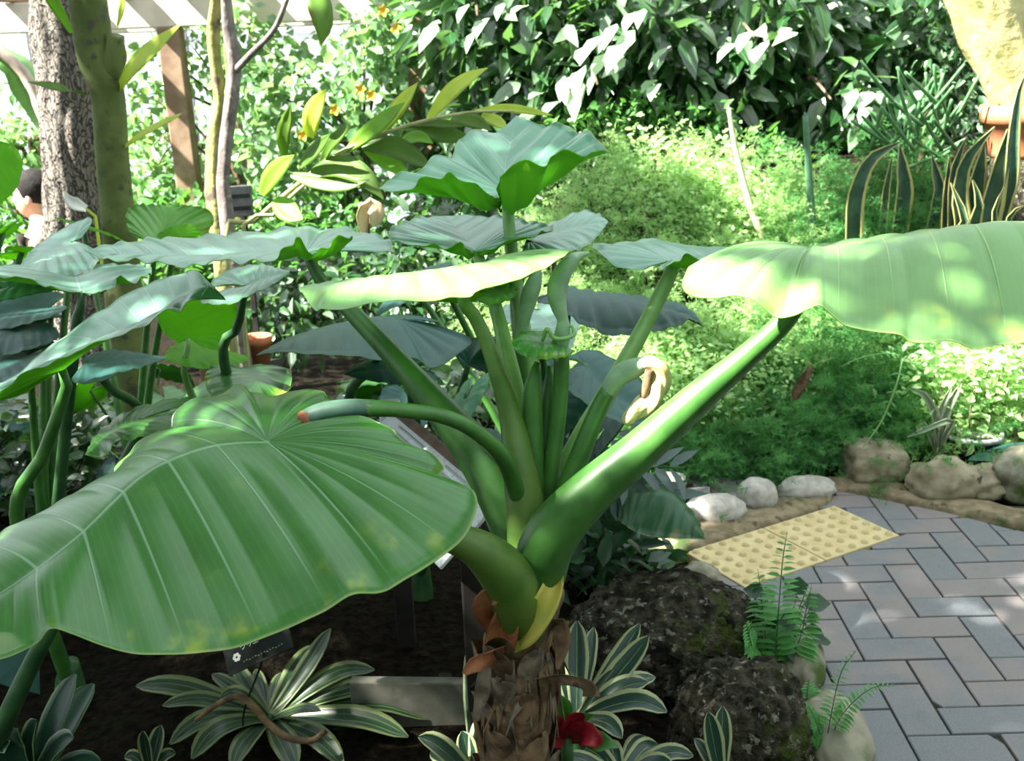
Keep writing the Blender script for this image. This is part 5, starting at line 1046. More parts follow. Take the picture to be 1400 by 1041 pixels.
# dark glazed bowl with white pebbles
M_glaze = solid_mat('dark_glaze', (.008, .008, .014), (.015, .015, .03), 20, .15, 0, spec=.6)
bw = gpt(1327, 632, 0); bowl = thing('glazed_bowl', 'dark glazed bowl with pale pebbles among leaves above the knobbly stone', 'bowl', bw)
V, F, _ = lathe([(0, 0), (.07, .0), (.085, .03), (.09, .09), (.097, .10), (.094, .11), (.08, .10), (.0, .085)], bw); child('bowl_body', V, F, M_glaze, bowl)
V, F, _ = lathe([(.088, .098), (.099, .098), (.099, .114), (.086, .114), (.088, .098)], bw); child('rim', V, F, solid_mat('grey_rim', (.3, .3, .32), (.42, .42, .44), 30, .5, .1, .002), bowl)
rs = np.random.default_rng(3)
for k in range(11):
    a = rs.uniform(2.2, 5.6); r_ = rs.uniform(.03, .075); rad_ = rs.uniform(.012, .02)
    bm = bmesh.new(); bmesh.ops.create_icosphere(bm, subdivisions=2, radius=1)
    for v in bm.verts: v.co = Vector((v.co.x*rad_*1.3, v.co.y*rad_, v.co.z*rad_*.7)) + Vector((r_*math.cos(a), r_*math.sin(a), .105+rad_*.4))
    me = bpy.data.meshes.new('pebble'); bm.to_mesh(me); bm.free(); me.materials.append(M_pale); o = bpy.data.objects.new('pebble', me); COL.objects.link(o); o.parent = bowl
rlf = thing('broad_leaf_plant', 'broad dull green leaves beside the glazed bowl at the right edge', 'plant', gpt(1375, 660, 0))
for k, (px_, py_, Y_, az, L_) in enumerate([(1372, 612, 3.45, .2, .12), (1362, 625, 3.4, 3.4, .11), (1385, 630, 3.4, -1.2, .12), (1352, 640, 3.4, 4.2, .10), (1398, 622, 3.45, .6, .12), (1375, 645, 3.35, 4.9, .10)]):
    M, Lq, Rq = gen_blade(P(px_, py_, Y_), az, L_, pitch=.2, roll=.3*(k % 3-1)); blade('leaf_blade', M, Lq, Rq, rlf, [MT_dark, MT_du], px=False, t0=.3, nt=30, ns=4, veins=7, pleat=.002, wave=.001, bow=.002, seed=k)
    V, F, UV = tube_arr([np.array(rlf.location), (M[0]+np.array(rlf.location))/2+[0, 0, .02], M[0]], [.005, .004, .003], seg=6, n=8); child('petiole', V, F, M_pet_d, rlf, UV=UV)
dry = thing('dry_leaf', 'curled brown dry leaf caught in the asparagus ferns', 'leaf', P(1095, 530, 3.52))
strap('blade', [P(1108, 500, 3.52), P(1100, 515, 3.5), P(1090, 530, 3.5), P(1085, 548, 3.5)], .035, M_husk, dry, up=(0, -1, 0), n=10, m=5, channel=.8)
sh = thing('fern_shoot', 'long pale fern shoot hanging down in front of the ferns', 'plant', P(1228, 505, 3.42))
frond(sh, [P(1234, 490, 3.5), P(1226, 525, 3.42), P(1206, 575, 3.4), P(1180, 612, 3.38)], 9, .03, M_small, 'fern', rr=.003, stem_mat=M_pet_l, start=0, name='stem')
sh2 = thing('fern_shoot', 'thin curved fern shoot reaching left under the big bright leaf', 'plant', P(1200, 490, 3.45))
frond(sh2, [P(1232, 486, 3.5), P(1205, 484, 3.44), P(1170, 492, 3.42), P(1150, 502, 3.42)], 8, .025, M_small, 'fern', rr=.002, stem_mat=M_pet_l, start=0, name='stem')
# ================================================================== TREES, PERGOLA, PERSON
M_lfdark = leaf_mat('tree_leaf_dark_glint', (.014, .055, .016), (.22, .32, .21), (.16, .38, .06), pw=4.0, tw=.28, rough=.22, spec=1.0, midrib=.05, vein_col=(.08, .18, .06), mottle=.2)  # a few random leaves pale, sun glints put into the colour
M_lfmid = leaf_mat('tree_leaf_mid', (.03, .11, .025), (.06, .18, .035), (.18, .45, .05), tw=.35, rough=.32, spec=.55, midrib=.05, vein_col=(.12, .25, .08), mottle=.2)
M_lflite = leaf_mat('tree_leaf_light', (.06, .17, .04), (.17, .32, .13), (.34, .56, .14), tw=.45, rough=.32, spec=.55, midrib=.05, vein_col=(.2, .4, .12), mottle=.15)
M_vine = leaf_mat('vine_leaf', (.05, .15, .045), (.20, .34, .16), (.32, .54, .15), tw=.42, rough=.2, spec=1.0, midrib=0, mottle=.15)
M_bark = solid_mat('brown_bark', (.06, .045, .03), (.13, .10, .07), 14, .9, .8, .02)
def cork_mat():
    m, nt, bs, out = new_mat('cork_bark'); nb = NB(nt); mp = nt.nodes.new('ShaderNodeMapping'); mp.inputs['Scale'].default_value = (1, 1, .42)
    nt.links.new(nb.obj(), mp.inputs[0]); vo = nt.nodes.new('ShaderNodeTexVoronoi'); vo.feature = 'DISTANCE_TO_EDGE'; vo.inputs['Scale'].default_value = 34
    ds = nt.nodes.new('ShaderNodeVectorMath'); ds.operation = 'ADD'; nz = nt.nodes.new('ShaderNodeTexNoise'); nz.inputs['Scale'].default_value = 14; nt.links.new(mp.outputs[0], nz.inputs['Vector'])
    sc_n = nt.nodes.new('ShaderNodeVectorMath'); sc_n.operation = 'SCALE'; sc_n.inputs['Scale'].default_value = .22; nt.links.new(nz.outputs['Color'], sc_n.inputs[0])
    nt.links.new(mp.outputs[0], ds.inputs[0]); nt.links.new(sc_n.outputs[0], ds.inputs[1]); nt.links.new(ds.outputs[0], vo.inputs['Vector'])
    f = nb.ramp(vo.outputs['Distance'], -.02, .13); n = nb.noise(nb.obj(), 45, 4)
    c = nb.mix(f, (.035, .03, .024), nb.mix(n, (.09, .078, .062), (.23, .20, .17))); nt.links.new(c, bs.inputs['Base Color']); bs.inputs['Roughness'].default_value = .95
    nb.bump(nb.math('ADD', f, nb.math('MULTIPLY', n, .4)), 1.0, .02, bs); return m
M_cork = cork_mat()
M_ring = solid_mat('ringed_bark', (.06, .085, .02), (.11, .135, .04), 8, .85, .5, .01, extra=[((.05, .05, .035), 22, .55, .68)])
M_mossb = solid_mat('mossy_bark', (.16, .18, .05), (.26, .25, .10), 14, .9, .8, .015, extra=[((.08, .06, .045), 10, .55, .66)])
M_greyb = solid_mat('grey_bark', (.10, .085, .08), (.19, .165, .15), 14, .9, .7, .015, extra=[((.30, .26, .2), 24, .62, .7)])
def trunk_obj(t, pts, rad, mat, name='trunk', seg=14, n=40, ridge=None):
    V, F, UV = tube_arr(pts, rad, seg=seg, n=n, ridge=ridge); return child(name, V, F, mat, t, UV=UV)
# cork-barked tree -------------------------------------------------
b = P(103, 300, 5.0); zb = float(terrain(b[0], 5.0))
ck = thing('cork_tree', 'grey tree trunk with deeply cracked corky bark behind the ringed trunk', 'tree', (b[0], 5.0, zb))
def corkr(t, a): return 1+.10*np.abs(np.sin(6*a+2.2*np.sin(9*t)+1.3*np.sin(31*t+a)))+.06*np.sin(23*t*2+3*a)*np.sin(5*a+t*11)
trunk_obj(ck, [(b[0]+.03, 5.0, zb-.05), tuple(P(108, 420, 5.0)), tuple(P(102, 280, 5.0)), tuple(P(97, 150, 5.0)), tuple(P(92, 40, 5.0)), tuple(P(88, -60, 5.0)), tuple(P(84, -420, 5.0))], [.15, .125, .12, .125, .135, .13, .11], M_cork, seg=72, n=150, ridge=corkr)
# ringed greenish trunk --------------------------------------------
b = P(172, 400, 3.6); zb = float(terrain(b[0]+.03, 3.6))
rt = thing('ringed_trunk_tree', 'smooth olive-green ringed trunk at the upper left', 'tree', (b[0]+.05, 3.6, zb))
def ringr(t, a): return 1+.03*np.exp(-(((t*26) % 1-.5)/.10)**2)+.012*np.sin(3*a+20*t)
trunk_obj(rt, [(b[0]+.06, 3.6, zb-.05), tuple(P(180, 500, 3.6)), tuple(P(164, 320, 3.6)), tuple(P(154, 220, 3.6)), tuple(P(147, 130, 3.6)), tuple(P(132, 80, 3.6)), tuple(P(120, 0, 3.6)), tuple(P(110, -120, 3.6)), tuple(P(100, -380, 3.6))], [.075, .066, .055, .052, .052, .058, .058, .055, .05], M_ring, seg=24, n=150, ridge=ringr)
trunk_obj(rt, [tuple(P(146, 110, 3.6)), tuple(P(156, 75, 3.58)), tuple(P(158, 48, 3.57))], [.04, .035, .026], M_ring, name='branch_stub', n=14, ridge=lambda t, a: 1+.12*np.sin(4*a+9*t))
M_strapy = leaf_mat('strap_yellow_green', (.42, .54, .08), (.55, .64, .13), (.8, .9, .2), tw=.5, rough=.4, midrib=.05, vein_col=(.3, .4, .1))
M_strapg = leaf_mat('strap_mid_green', (.17, .38, .04), (.23, .44, .05), (.5, .8, .1), tw=.5, rough=.4, midrib=.05, vein_col=(.12, .25, .06))
M_strapd = leaf_mat('strap_olive', (.08, .17, .025), (.12, .21, .03), (.35, .55, .08), tw=.45, rough=.45, midrib=.05, vein_col=(.10, .18, .05))
LP = [(0, .35), (.25, .85), (.5, 1), (.75, .75), (1, .04)]
def lanceleaf(t, spec, wp, mat, name='leaf', up=(0, -1, .5), ch=.25, tw=0): 
    q = [P(*s) for s in spec]; return strap(name, q, wr(q[0], wp), mat, t, up=up, channel=ch, n=12, m=5, prof=LP, twist=tw)
lanceleaf(rt, [(160, 125, 3.6), (185, 90, 3.5), (215, 62, 3.45), (247, 33, 3.4)], 26, M_strapy)
lanceleaf(rt, [(118, 130, 3.6), (90, 122, 3.45), (60, 116, 3.4), (38, 112, 3.35)], 14, M_strapd)
lanceleaf(rt, [(98, 45, 3.5), (85, 22, 3.48), (68, -6, 3.45), (50, -40, 3.4)], 16, M_strapg)
lanceleaf(rt, [(160, 38, 3.55), (166, 15, 3.5), (170, -20, 3.5)], 9, M_strapy)
lanceleaf(rt, [(165, 205, 3.6), (200, 180, 3.5), (240, 160, 3.45), (248, 155, 3.4)], 10, M_strapy)
# slim mossy twin-stem tree ----------------------------------------
b = P(303, 320, 4.6); zb = float(terrain(b[0], 4.6))
sm = thing('slim_mossy_tree', 'slim twin-stemmed tree with yellow moss beside the small dark sign', 'tree', (b[0], 4.6, zb))
rg = lambda t, a: 1+.10*np.sin(3*a+17*t)+.10*np.sin(5*a-41*t)
trunk_obj(sm, [(b[0]-.02, 4.6, zb-.05), tuple(P(301, 330, 4.6)), tuple(P(291, 240, 4.6)), tuple(P(294, 180, 4.6)), tuple(P(302, 140, 4.6)), tuple(P(296, 100, 4.6)), tuple(P(291, 40, 4.6)), tuple(P(300, -60, 4.6)), tuple(P(300, -300, 4.6))], [.045, .036, .030, .028, .028, .024, .024, .02, .015], M_mossb, n=80, ridge=rg)
trunk_obj(sm, [(b[0]+.03, 4.58, zb-.05), tuple(P(312, 310, 4.58)), tuple(P(306, 230, 4.57)), tuple(P(320, 100, 4.57)), tuple(P(312, 40, 4.57)), tuple(P(308, -40, 4.57)), tuple(P(306, -300, 4.57))], [.04, .03, .026, .028, .024, .02, .015], M_greyb, n=70, ridge=rg)
trunk_obj(sm, [tuple(P(319, 100, 4.57)), tuple(P(345, 72, 4.5)), tuple(P(375, 40, 4.45)), tuple(P(396, -10, 4.4))], [.016, .013, .011, .009], M_greyb, name='branch', n=20)
trunk_obj(sm, [tuple(P(300, 145, 4.6)), tuple(P(313, 115, 4.58)), tuple(P(308, 60, 4.56))], [.012, .012, .010], M_mossb, name='branch', n=16)
lanceleaf(sm, [(425, -30, 3.9), (436, 5, 3.85), (442, 35, 3.84), (439, 62, 3.84)], 34, leaf_mat('leaf_browning', (.10, .24, .03), (.16, .28, .04), (.4, .5, .06), tw=.45, yellow=1.0, ycol=(.42, .16, .04)), name='hanging_leaf', tw=.2)
# small dark sign
ps_ = P(330, 275, 5.0); sg_ = thing('dark_sign', 'small dark grey sign board behind the slim mossy tree', 'sign', (ps_[0], 5.0, float(terrain(ps_[0], 5.0))))
bevel_box('sign_plate', ps_, (.10, .012, .14), solid_mat('sign_grey', (.05, .055, .06), (.08, .085, .09), 30, .5, .05, .001), sg_, rot=Matrix.Rotation(.25, 3, 'Z'))
for dz in (.025, -.03):
    bevel_box('sign_band', (ps_[0], ps_[1]-.012, ps_[2]+dz), (.085, .004, .02), M_black, sg_, rot=Matrix.Rotation(.25, 3, 'Z'), bev=.001)
zt = float(terrain(ps_[0], 5.0)); bevel_box('post', (ps_[0], 5.02, (ps_[2]+zt)/2-.05), (.025, .02, ps_[2]-zt+.06), M_woodd, sg_, bev=.002)
# banana-like leaf at the left edge ----------------------------------
b = np.array([*P(108, 400, 5.4)]); zb = float(terrain(b[0], b[1]))
bn = thing('banana_plant', 'banana-like plant with one leaf showing a beige midrib at the left edge', 'plant', (b[0], b[1], zb))
trunk_obj(bn, [(b[0]+.05, b[1], zb-.05), tuple(P(104, 330, 5.4)), tuple(P(78, 205, 5.4)), tuple(P(56, 150, 5.4)), tuple(P(40, 112, 5.4)), tuple(P(15, 82, 5.38)), tuple(P(-40, 48, 5.35)), tuple(P(-120, 20, 5.3))], [.06, .045, .034, .031, .028, .025, .02, .01], solid_mat('beige_midrib', (.34, .27, .22), (.45, .38, .32), 20, .6, .1, .002), name='midrib')
strap('leaf_blade', [P(66, 185, 5.42), P(50, 130, 5.44), P(28, 88, 5.43), P(-10, 66, 5.4), P(-100, 25, 5.35)], .2, [MT_lite], bn, up=(.3, -.5, 1), channel=-.3, n=20, m=7, prof=[(0, .3), (.3, 1), (1, .8)])
# pergola ------------------------------------------------------------
M_perg = solid_mat('pergola_timber', (.17, .11, .07), (.26, .18, .12), 10, .85, .4, .006)
pg0 = P(420, 250, 6.7); zf = float(terrain(-1.2, 6.7))
pg = thing('pergola', 'brown timber pergola covered with vines in the left background', 'pergola', (pg0[0], 6.7, zf))
for px_ in (250, 578):
    x_ = P(px_, 180, 6.5)[0]
    for yy in (6.5, 7.7): bevel_box('post', (x_, yy, (1.62+zf)/2), (.125, .125, 1.62-zf), M_perg, pg, bev=.008)
M_sunlit_t = solid_mat('sunlit_timber', (.50, .46, .38), (.60, .56, .48), 10, .8, .2, .004)  # sunlight on the beams put into a paler timber colour
for yy in (6.5, 7.7): bevel_box('beam', (-1.15, yy, 1.70), (3.3, .10, .16), M_sunlit_t, pg, bev=.008)
for x_ in np.arange(-2.7, .5, .33): bevel_box('rafter', (x_, 7.1, 1.84), (.07, 1.9, .11), M_perg, pg, bev=.006)
# vines on pergola
def leaf_tree(label, name, base, clusters, nleaf, size, mat, seed, nobj=0, trunk_r=.06, trunk_mat=None, aspect=.45, cat='tree', droop=(0, 0, -.35), limbs=True, shape=(1, 1, 1), ub=(0, -.6, 1.6)):
    """clusters: (x, y, z, r). trunk from base to clusters; front leaves are objects, the rest one foliage mesh"""
    rs = np.random.default_rng(seed); cl = np.asarray(clusters, float); z = float(terrain(base[0], base[1]))
    t = thing(name, label, cat, (base[0], base[1], z)); tm = trunk_mat or M_bark
    top = np.array([np.average(cl[:, 0])*.4+base[0]*.6, np.average(cl[:, 1])*.4+base[1]*.6, np.percentile(cl[:, 2], 40)])
    b0 = np.array([base[0], base[1], z-.06])
    trunk_obj(t, [b0, b0*.5+top*.5+[.04, 0, 0], top], [trunk_r, trunk_r*.8, trunk_r*.55], tm, n=24, ridge=lambda q, a: 1+.08*np.sin(3*a+15*q))
    if limbs:
        for c in cl[:40]:
            trunk_obj(t, [top*.75+b0*.25 if c[2] < top[2] else top, (top+c[:3])/2+[0, 0, .06], c[:3]], [trunk_r*.4, trunk_r*.26, trunk_r*.10], tm, name='branch', seg=6, n=9)
    k = rs.choice(len(cl), nleaf, p=cl[:, 3]**2/np.sum(cl[:, 3]**2)); off = rs.normal(size=(nleaf, 3)); off /= np.linalg.norm(off, axis=1)[:, None]; off *= (rs.uniform(.25, 1, (nleaf, 1))**.5)
    C = cl[k, :3]+off*cl[k, 3:4]*shape; D = off*.7+rs.normal(size=(nleaf, 3))*.5+np.asarray(droop)
    vis = np.argsort(C[:, 1]-.2*off[:, 2]); C, D = C[vis], D[vis]
    if nobj: leaf_objects(C[:nobj], D[:nobj], size, mat, t, name+str(seed), rs=rs, aspect=aspect, upbias=ub)
    cloud('foliage', C[nobj:], D[nobj:], size, mat, t, rs=rs, aspect=aspect, upbias=ub)
    return t
def pxcl(lst): return [(*P(a, b, Y), r) for a, b, Y, r in lst]
leaf_tree('flowering vine climbing the near pergola posts and beam', 'climbing_vine', (-.62, 6.35), pxcl([(340, 120, 6.3, .22), (370, 200, 6.3, .22), (420, 130, 6.3, .25), (450, 210, 6.3, .22), (500, 90, 6.2, .2), (512, 150, 6.2, .2), (530, 60, 6.2, .16), (480, 260, 6.3, .2), (400, 270, 6.3, .22), (330, 40, 6.3, .18), (500, 20, 6.2, .15), (440, 300, 6.3, .2), (360, 300, 6.3, .2), (470, 300, 6.3, .2)]), 1700, .07, M_vine, 101, nobj=280, trunk_r=.03, aspect=.75, cat='vine')
leaf_tree('vine foliage hanging between the left pergola post and slim tree', 'climbing_vine', (-1.55, 6.9), pxcl([(190, 130, 6.9, .22), (210, 200, 6.9, .22), (225, 90, 6.8, .2), (280, 90, 6.8, .22), (340, 60, 6.8, .25), (270, 230, 7, .22), (200, 250, 6.9, .22), (330, 230, 7, .25), (260, 60, 6.8, .2), (380, 80, 6.8, .25)]), 1000, .065, M_lflite, 102, nobj=160, trunk_r=.03, aspect=.7, cat='vine')
rs = np.random.default_rng(9)
M_yel = solid_mat('yellow_flower', (.75, .45, .03), (.8, .55, .05), 30, .5, 0)
for k, (a, b_, lb) in enumerate([(524, 15, 'topmost yellow flower on the pergola vine'), (541, 38, 'yellow flower just below the topmost one on the vine'), (493, 122, 'yellow flower in the middle of the pergola vine'), (508, 130, 'small yellow flower beside the middle vine bloom'), (458, 150, 'pale yellow flower low on the pergola vine'), (415, 185, 'yellow flower behind the ginger leaf on the vine')]):
    c = P(a, b_, 5.92); f = thing('yellow_flower', lb, 'flower', c, group='yellow flowers on the pergola vine')
    for q in range(5):
        an = q*2*math.pi/5; d = np.array([math.cos(an), -.5, math.sin(an)])
        strap('petal', [c, c+d*.014, c+d*.03], .024, M_yel, f, up=(0, -1, 0), channel=.3, n=5, m=4, prof=[(0, .4), (.6, 1), (1, .3)])
    V, F, UV = tube_arr([c, c+[0, .10, .0], c+[0, .3, .02]], [.003, .002, .002], seg=5, n=5); child('flower_stem', V, F, M_pet, f, UV=UV)
# left far trees and shrubs (sparse, bright gaps)
leaf_tree('light green tree beyond the pergola at the far left', 'garden_tree', (-3.3, 8.2), pxcl([(20, 160, 8, .35), (40, 210, 7.6, .3), (10, 230, 7.6, .35), (70, 190, 8, .3), (-40, 190, 8, .3)]), 600, .09, M_lflite, 111, nobj=60)
leaf_tree('pale leafy tree seen between the left trunks', 'garden_tree', (-2.2, 8.6), pxcl([(180, 160, 8.4, .35), (220, 230, 8.2, .4), (160, 250, 8.2, .4), (200, 110, 8.6, .3), (270, 180, 8.4, .4), (300, 260, 8.2, .4), (230, 290, 8, .35)]), 650, .09, M_lflite, 112, nobj=80)
leaf_tree('mid green tree behind the pergola vine', 'garden_tree', (-.9, 8.6), pxcl([(380, 230, 8.4, .45), (430, 180, 8.4, .4), (480, 120, 8.6, .4), (540, 200, 8.4, .45), (470, 270, 8.2, .45), (350, 280, 8.2, .4), (590, 120, 8.4, .45), (600, 260, 8.2, .45), (330, 170, 8.6, .4)]), 1200, .10, M_lflite, 113, nobj=60)
leaf_tree('low shrub behind the person at the left edge', 'garden_shrub', (-2.9, 7.0), pxcl([(20, 300, 7, .3), (60, 330, 6.8, .3), (-30, 280, 7, .35), (120, 320, 6.8, .3), (30, 370, 6.6, .3), (90, 270, 7.1, .25)]), 1300, .08, M_lfmid, 114, nobj=60, cat='shrub', trunk_r=.03)
leaf_tree('low shrub behind the bright backlit taro leaf', 'garden_shrub', (-1.4, 6.2), pxcl([(200, 300, 6.2, .25), (260, 310, 6.2, .25), (330, 330, 6.2, .28), (400, 340, 6.1, .28), (460, 340, 6.1, .28), (230, 360, 6, .3), (300, 390, 5.9, .3), (380, 400, 5.9, .3)]), 2000, .08, M_lfmid, 115, nobj=100, cat='shrub', trunk_r=.03)
leaf_tree('dark shrub in the gap between pale leaf and taro stalks', 'garden_shrub', (-.5, 5.4), pxcl([(400, 430, 5.2, .25), (450, 400, 5.3, .25), (520, 400, 5.2, .25), (580, 390, 5.2, .25), (640, 410, 5.1, .25), (560, 340, 5.5, .25), (620, 330, 5.5, .25), (680, 420, 5, .25), (350, 430, 5.3, .25)]), 2200, .08, M_lfdark, 116, nobj=100, cat='shrub', trunk_r=.03)
# right: big-leaved trees
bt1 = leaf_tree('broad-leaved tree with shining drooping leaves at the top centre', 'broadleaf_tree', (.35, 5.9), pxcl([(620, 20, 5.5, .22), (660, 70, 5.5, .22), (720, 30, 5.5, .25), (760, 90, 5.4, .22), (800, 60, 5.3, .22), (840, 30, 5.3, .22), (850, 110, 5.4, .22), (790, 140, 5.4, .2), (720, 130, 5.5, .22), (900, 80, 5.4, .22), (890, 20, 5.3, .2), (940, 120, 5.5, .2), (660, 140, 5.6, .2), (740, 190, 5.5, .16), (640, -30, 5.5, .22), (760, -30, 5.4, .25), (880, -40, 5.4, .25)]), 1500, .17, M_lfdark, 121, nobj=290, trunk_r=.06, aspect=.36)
bt2 = leaf_tree('broad-leaved tree with spread leaf clusters tinted pale as sunlit at the upper right', 'broadleaf_tree', (1.3, 5.7), pxcl([(1020, 50, 5.4, .2), (980, 110, 5.4, .2), (1060, 110, 5.5, .22), (1110, 60, 5.5, .22), (1150, 130, 5.3, .2), (1190, 150, 5.2, .18), (1080, 190, 5.4, .2), (1010, 190, 5.5, .18), (1130, 210, 5.3, .18), (1090, -10, 5.4, .25), (1190, 60, 5.5, .25), (1240, 20, 5.4, .25), (1020, -30, 5.4, .25), (1180, 225, 5.2, .15)]), 1200, .16, M_lfdark, 122, nobj=220, trunk_r=.05, aspect=.4)
M_sunlf = leaf_mat('sunlit_pale_leaf', (.24, .34, .22), (.38, .48, .36), (.5, .7, .4), tw=.35, rough=.3, spec=.8, midrib=.04, vein_col=(.4, .5, .3), mottle=.1)  # sunlit tree leaves, the light put into a pale base colour
def sunlit_leaves(t, spots, Y, aim, size, seed):
    r2 = np.random.default_rng(seed); C = [P(a+r2.normal()*5, b+r2.normal()*5, Y+r2.normal()*.08) for a, b in spots]
    D = np.array([P(a+aim[0], b+aim[1], Y-.15)-P(a, b, Y) for a, b in spots])+r2.normal(size=(len(C), 3))*.04
    leaf_objects(C, D, size, M_sunlf, t, 'sunlit_leaf', rs=r2, aspect=.42, upbias=(-2, -2, 4))
    c = sum(C)/len(C); b0 = np.array(t.location); trunk_obj(t, [c+[.1, .9, -.2], c+[0, .4, .08], c], [.018, .012, .005], M_bark, name='branch', seg=6, n=8)
sunlit_leaves(bt1, [(868, 12), (850, 28), (838, 42), (822, 48), (808, 62), (850, 58), (832, 74), (800, 88), (815, 98), (870, 40), (845, 86), (785, 108), (862, 70), (880, 18)], 4.95, (-30, 30), .17, 1)
sunlit_leaves(bt1, [(640, 8), (616, 22), (600, 30), (668, 20), (690, 8), (650, 40), (722, 12)], 5.1, (-26, 30), .15, 2)
sunlit_leaves(bt1, [(760, 118), (745, 130), (772, 140), (880, 108), (900, 118), (920, 60), (730, 150)], 5.0, (-20, 26), .13, 3)
sunlit_leaves(bt2, [(1040, 40), (1024, 50), (1010, 58), (1035, 62), (1050, 52)], 5.0, (-28, 22), .16, 4)
sunlit_leaves(bt2, [(1175, 128), (1190, 120), (1205, 132), (1180, 145), (1085, 30), (1100, 45), (1075, 240), (1090, 238)], 4.95, (-24, 20), .13, 5)
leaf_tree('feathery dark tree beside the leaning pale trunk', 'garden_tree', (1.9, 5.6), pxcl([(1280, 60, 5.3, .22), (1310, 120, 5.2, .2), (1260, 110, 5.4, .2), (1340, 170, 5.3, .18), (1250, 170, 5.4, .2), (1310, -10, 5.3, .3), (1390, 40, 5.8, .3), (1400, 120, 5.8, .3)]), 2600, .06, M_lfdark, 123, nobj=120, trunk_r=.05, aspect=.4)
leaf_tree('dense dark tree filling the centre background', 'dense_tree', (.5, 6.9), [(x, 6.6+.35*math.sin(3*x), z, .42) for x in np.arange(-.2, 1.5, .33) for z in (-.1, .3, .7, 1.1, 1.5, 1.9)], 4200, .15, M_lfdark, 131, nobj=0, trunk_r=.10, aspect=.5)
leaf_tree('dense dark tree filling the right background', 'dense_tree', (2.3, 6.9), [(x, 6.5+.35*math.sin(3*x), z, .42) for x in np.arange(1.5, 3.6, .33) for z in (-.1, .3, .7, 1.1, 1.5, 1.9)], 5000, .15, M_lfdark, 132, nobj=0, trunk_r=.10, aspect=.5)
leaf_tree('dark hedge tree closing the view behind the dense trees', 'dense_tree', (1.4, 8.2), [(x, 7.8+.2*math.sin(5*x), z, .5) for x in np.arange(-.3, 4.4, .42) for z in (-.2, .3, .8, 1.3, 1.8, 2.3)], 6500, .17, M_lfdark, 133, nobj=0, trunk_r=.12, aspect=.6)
leaf_tree('shrub with narrow leaves just behind the fern mound', 'garden_shrub', (.7, 5.2), pxcl([(760, 200, 5.1, .16), (820, 190, 5.1, .16), (880, 170, 5.1, .16), (960, 180, 5.1, .16), (1030, 230, 5.0, .18), (1090, 260, 4.9, .16), (1140, 270, 4.9, .14), (1000, 270, 5, .16), (720, 250, 5.1, .16), (1060, 300, 4.9, .14)]), 2600, .055, M_lfmid, 134, nobj=150, cat='shrub', trunk_r=.025, aspect=.4)
# ginger-like plant ---------------------------------------------------
b = np.array([*P(330, 330, 3.1)]); zb = float(terrain(b[0], b[1]))
gi = thing('ginger_plant', 'arching ginger stems with long yellow-green leaves above the left taro leaves', 'plant', (b[0]-.05, b[1], zb))
M_gst = solid_mat('ginger_stem', (.24, .26, .10), (.34, .33, .15), 20, .5, .1, .002)
trunk_obj(gi, [(b[0]-.05, b[1], zb-.03), tuple(P(310, 345, 3.1)), tuple(P(345, 305, 3.1)), tuple(P(400, 258, 3.05)), tuple(P(470, 206, 3.0)), tuple(P(560, 171, 2.95)), tuple(P(640, 154, 2.9)), tuple(P(702, 152, 2.88))], [.010, .008, .007, .0065, .006, .005, .004, .002], M_gst, name='stem', n=50)
trunk_obj(gi, [(b[0]-.03, b[1]-.03, zb-.03), tuple(P(330, 345, 3.05)), tuple(P(372, 296, 3.05)), tuple(P(410, 258, 3.03)), tuple(P(480, 205, 3.0))], [.008, .006, .0055, .005, .003], M_gst, name='stem', n=30)
for spec, wp, mm in ([[(586, 162), (615, 128), (640, 108), (666, 93)], 24, 0], [[(650, 152), (690, 148), (730, 153), (756, 158)], 13, 0], [[(475, 206), (500, 185), (525, 165), (553, 140)], 26, 1], [[(520, 180), (540, 155), (555, 135), (571, 113)], 24, 0], [[(424, 188), (426, 165), (434, 145), (446, 122)], 30, 0], [[(388, 214), (388, 185), (393, 165), (397, 143)], 22, 2], [[(358, 266), (370, 245), (385, 228), (402, 212)], 30, 1], [[(410, 228), (425, 212), (438, 198), (452, 183)], 22, 2], [[(425, 238), (460, 228), (495, 240), (524, 272)], 34, 2], [[(400, 240), (440, 250), (475, 252), (505, 246)], 26, 2], [[(495, 200), (530, 200), (560, 212), (592, 232)], 32, 2], [[(555, 176), (585, 180), (615, 186), (648, 190)], 28, 2], [[(545, 198), (560, 190), (575, 188), (592, 196)], 20, 1], [[(618, 160), (635, 163), (652, 168), (672, 178)], 24, 2], [[(658, 158), (672, 163), (684, 170), (694, 178)], 18, 0], [[(376, 272), (388, 284), (400, 294), (414, 300)], 32, 1], [[(560, 171), (590, 168), (610, 170), (640, 172)], 14, 2], [[(500, 205), (530, 222), (548, 232), (560, 240)], 24, 1], [[(440, 222), (450, 200), (470, 180), (482, 172)], 18, 2]):
    Yb = 3.0
    lanceleaf(gi, [(a, c, Yb-.03*k) for k, (a, c) in enumerate(spec)], wp, (M_strapy, M_strapg, M_strapd)[mm])
dp = thing('folded_dry_leaf', 'tan folded dry leaf hanging above the middle taro leaf', 'leaf', P(503, 300, 2.9))
strap('blade', [P(498, 322, 2.9), P(496, 295, 2.88), P(504, 282, 2.86), P(514, 290, 2.85), P(510, 310, 2.86)], .045, solid_mat('tan_dry', (.42, .30, .16), (.55, .42, .26), 20, .7, .2, .003), dp, up=(.6, -1, 0), n=14, m=5, channel=.4)
V, F, UV = tube_arr([P(503, 330, 2.9), P(505, 310, 2.89), P(506, 290, 2.88)], [.003, .003, .002], seg=6, n=6); child('stalk', V, F, M_husk, dp, UV=UV)
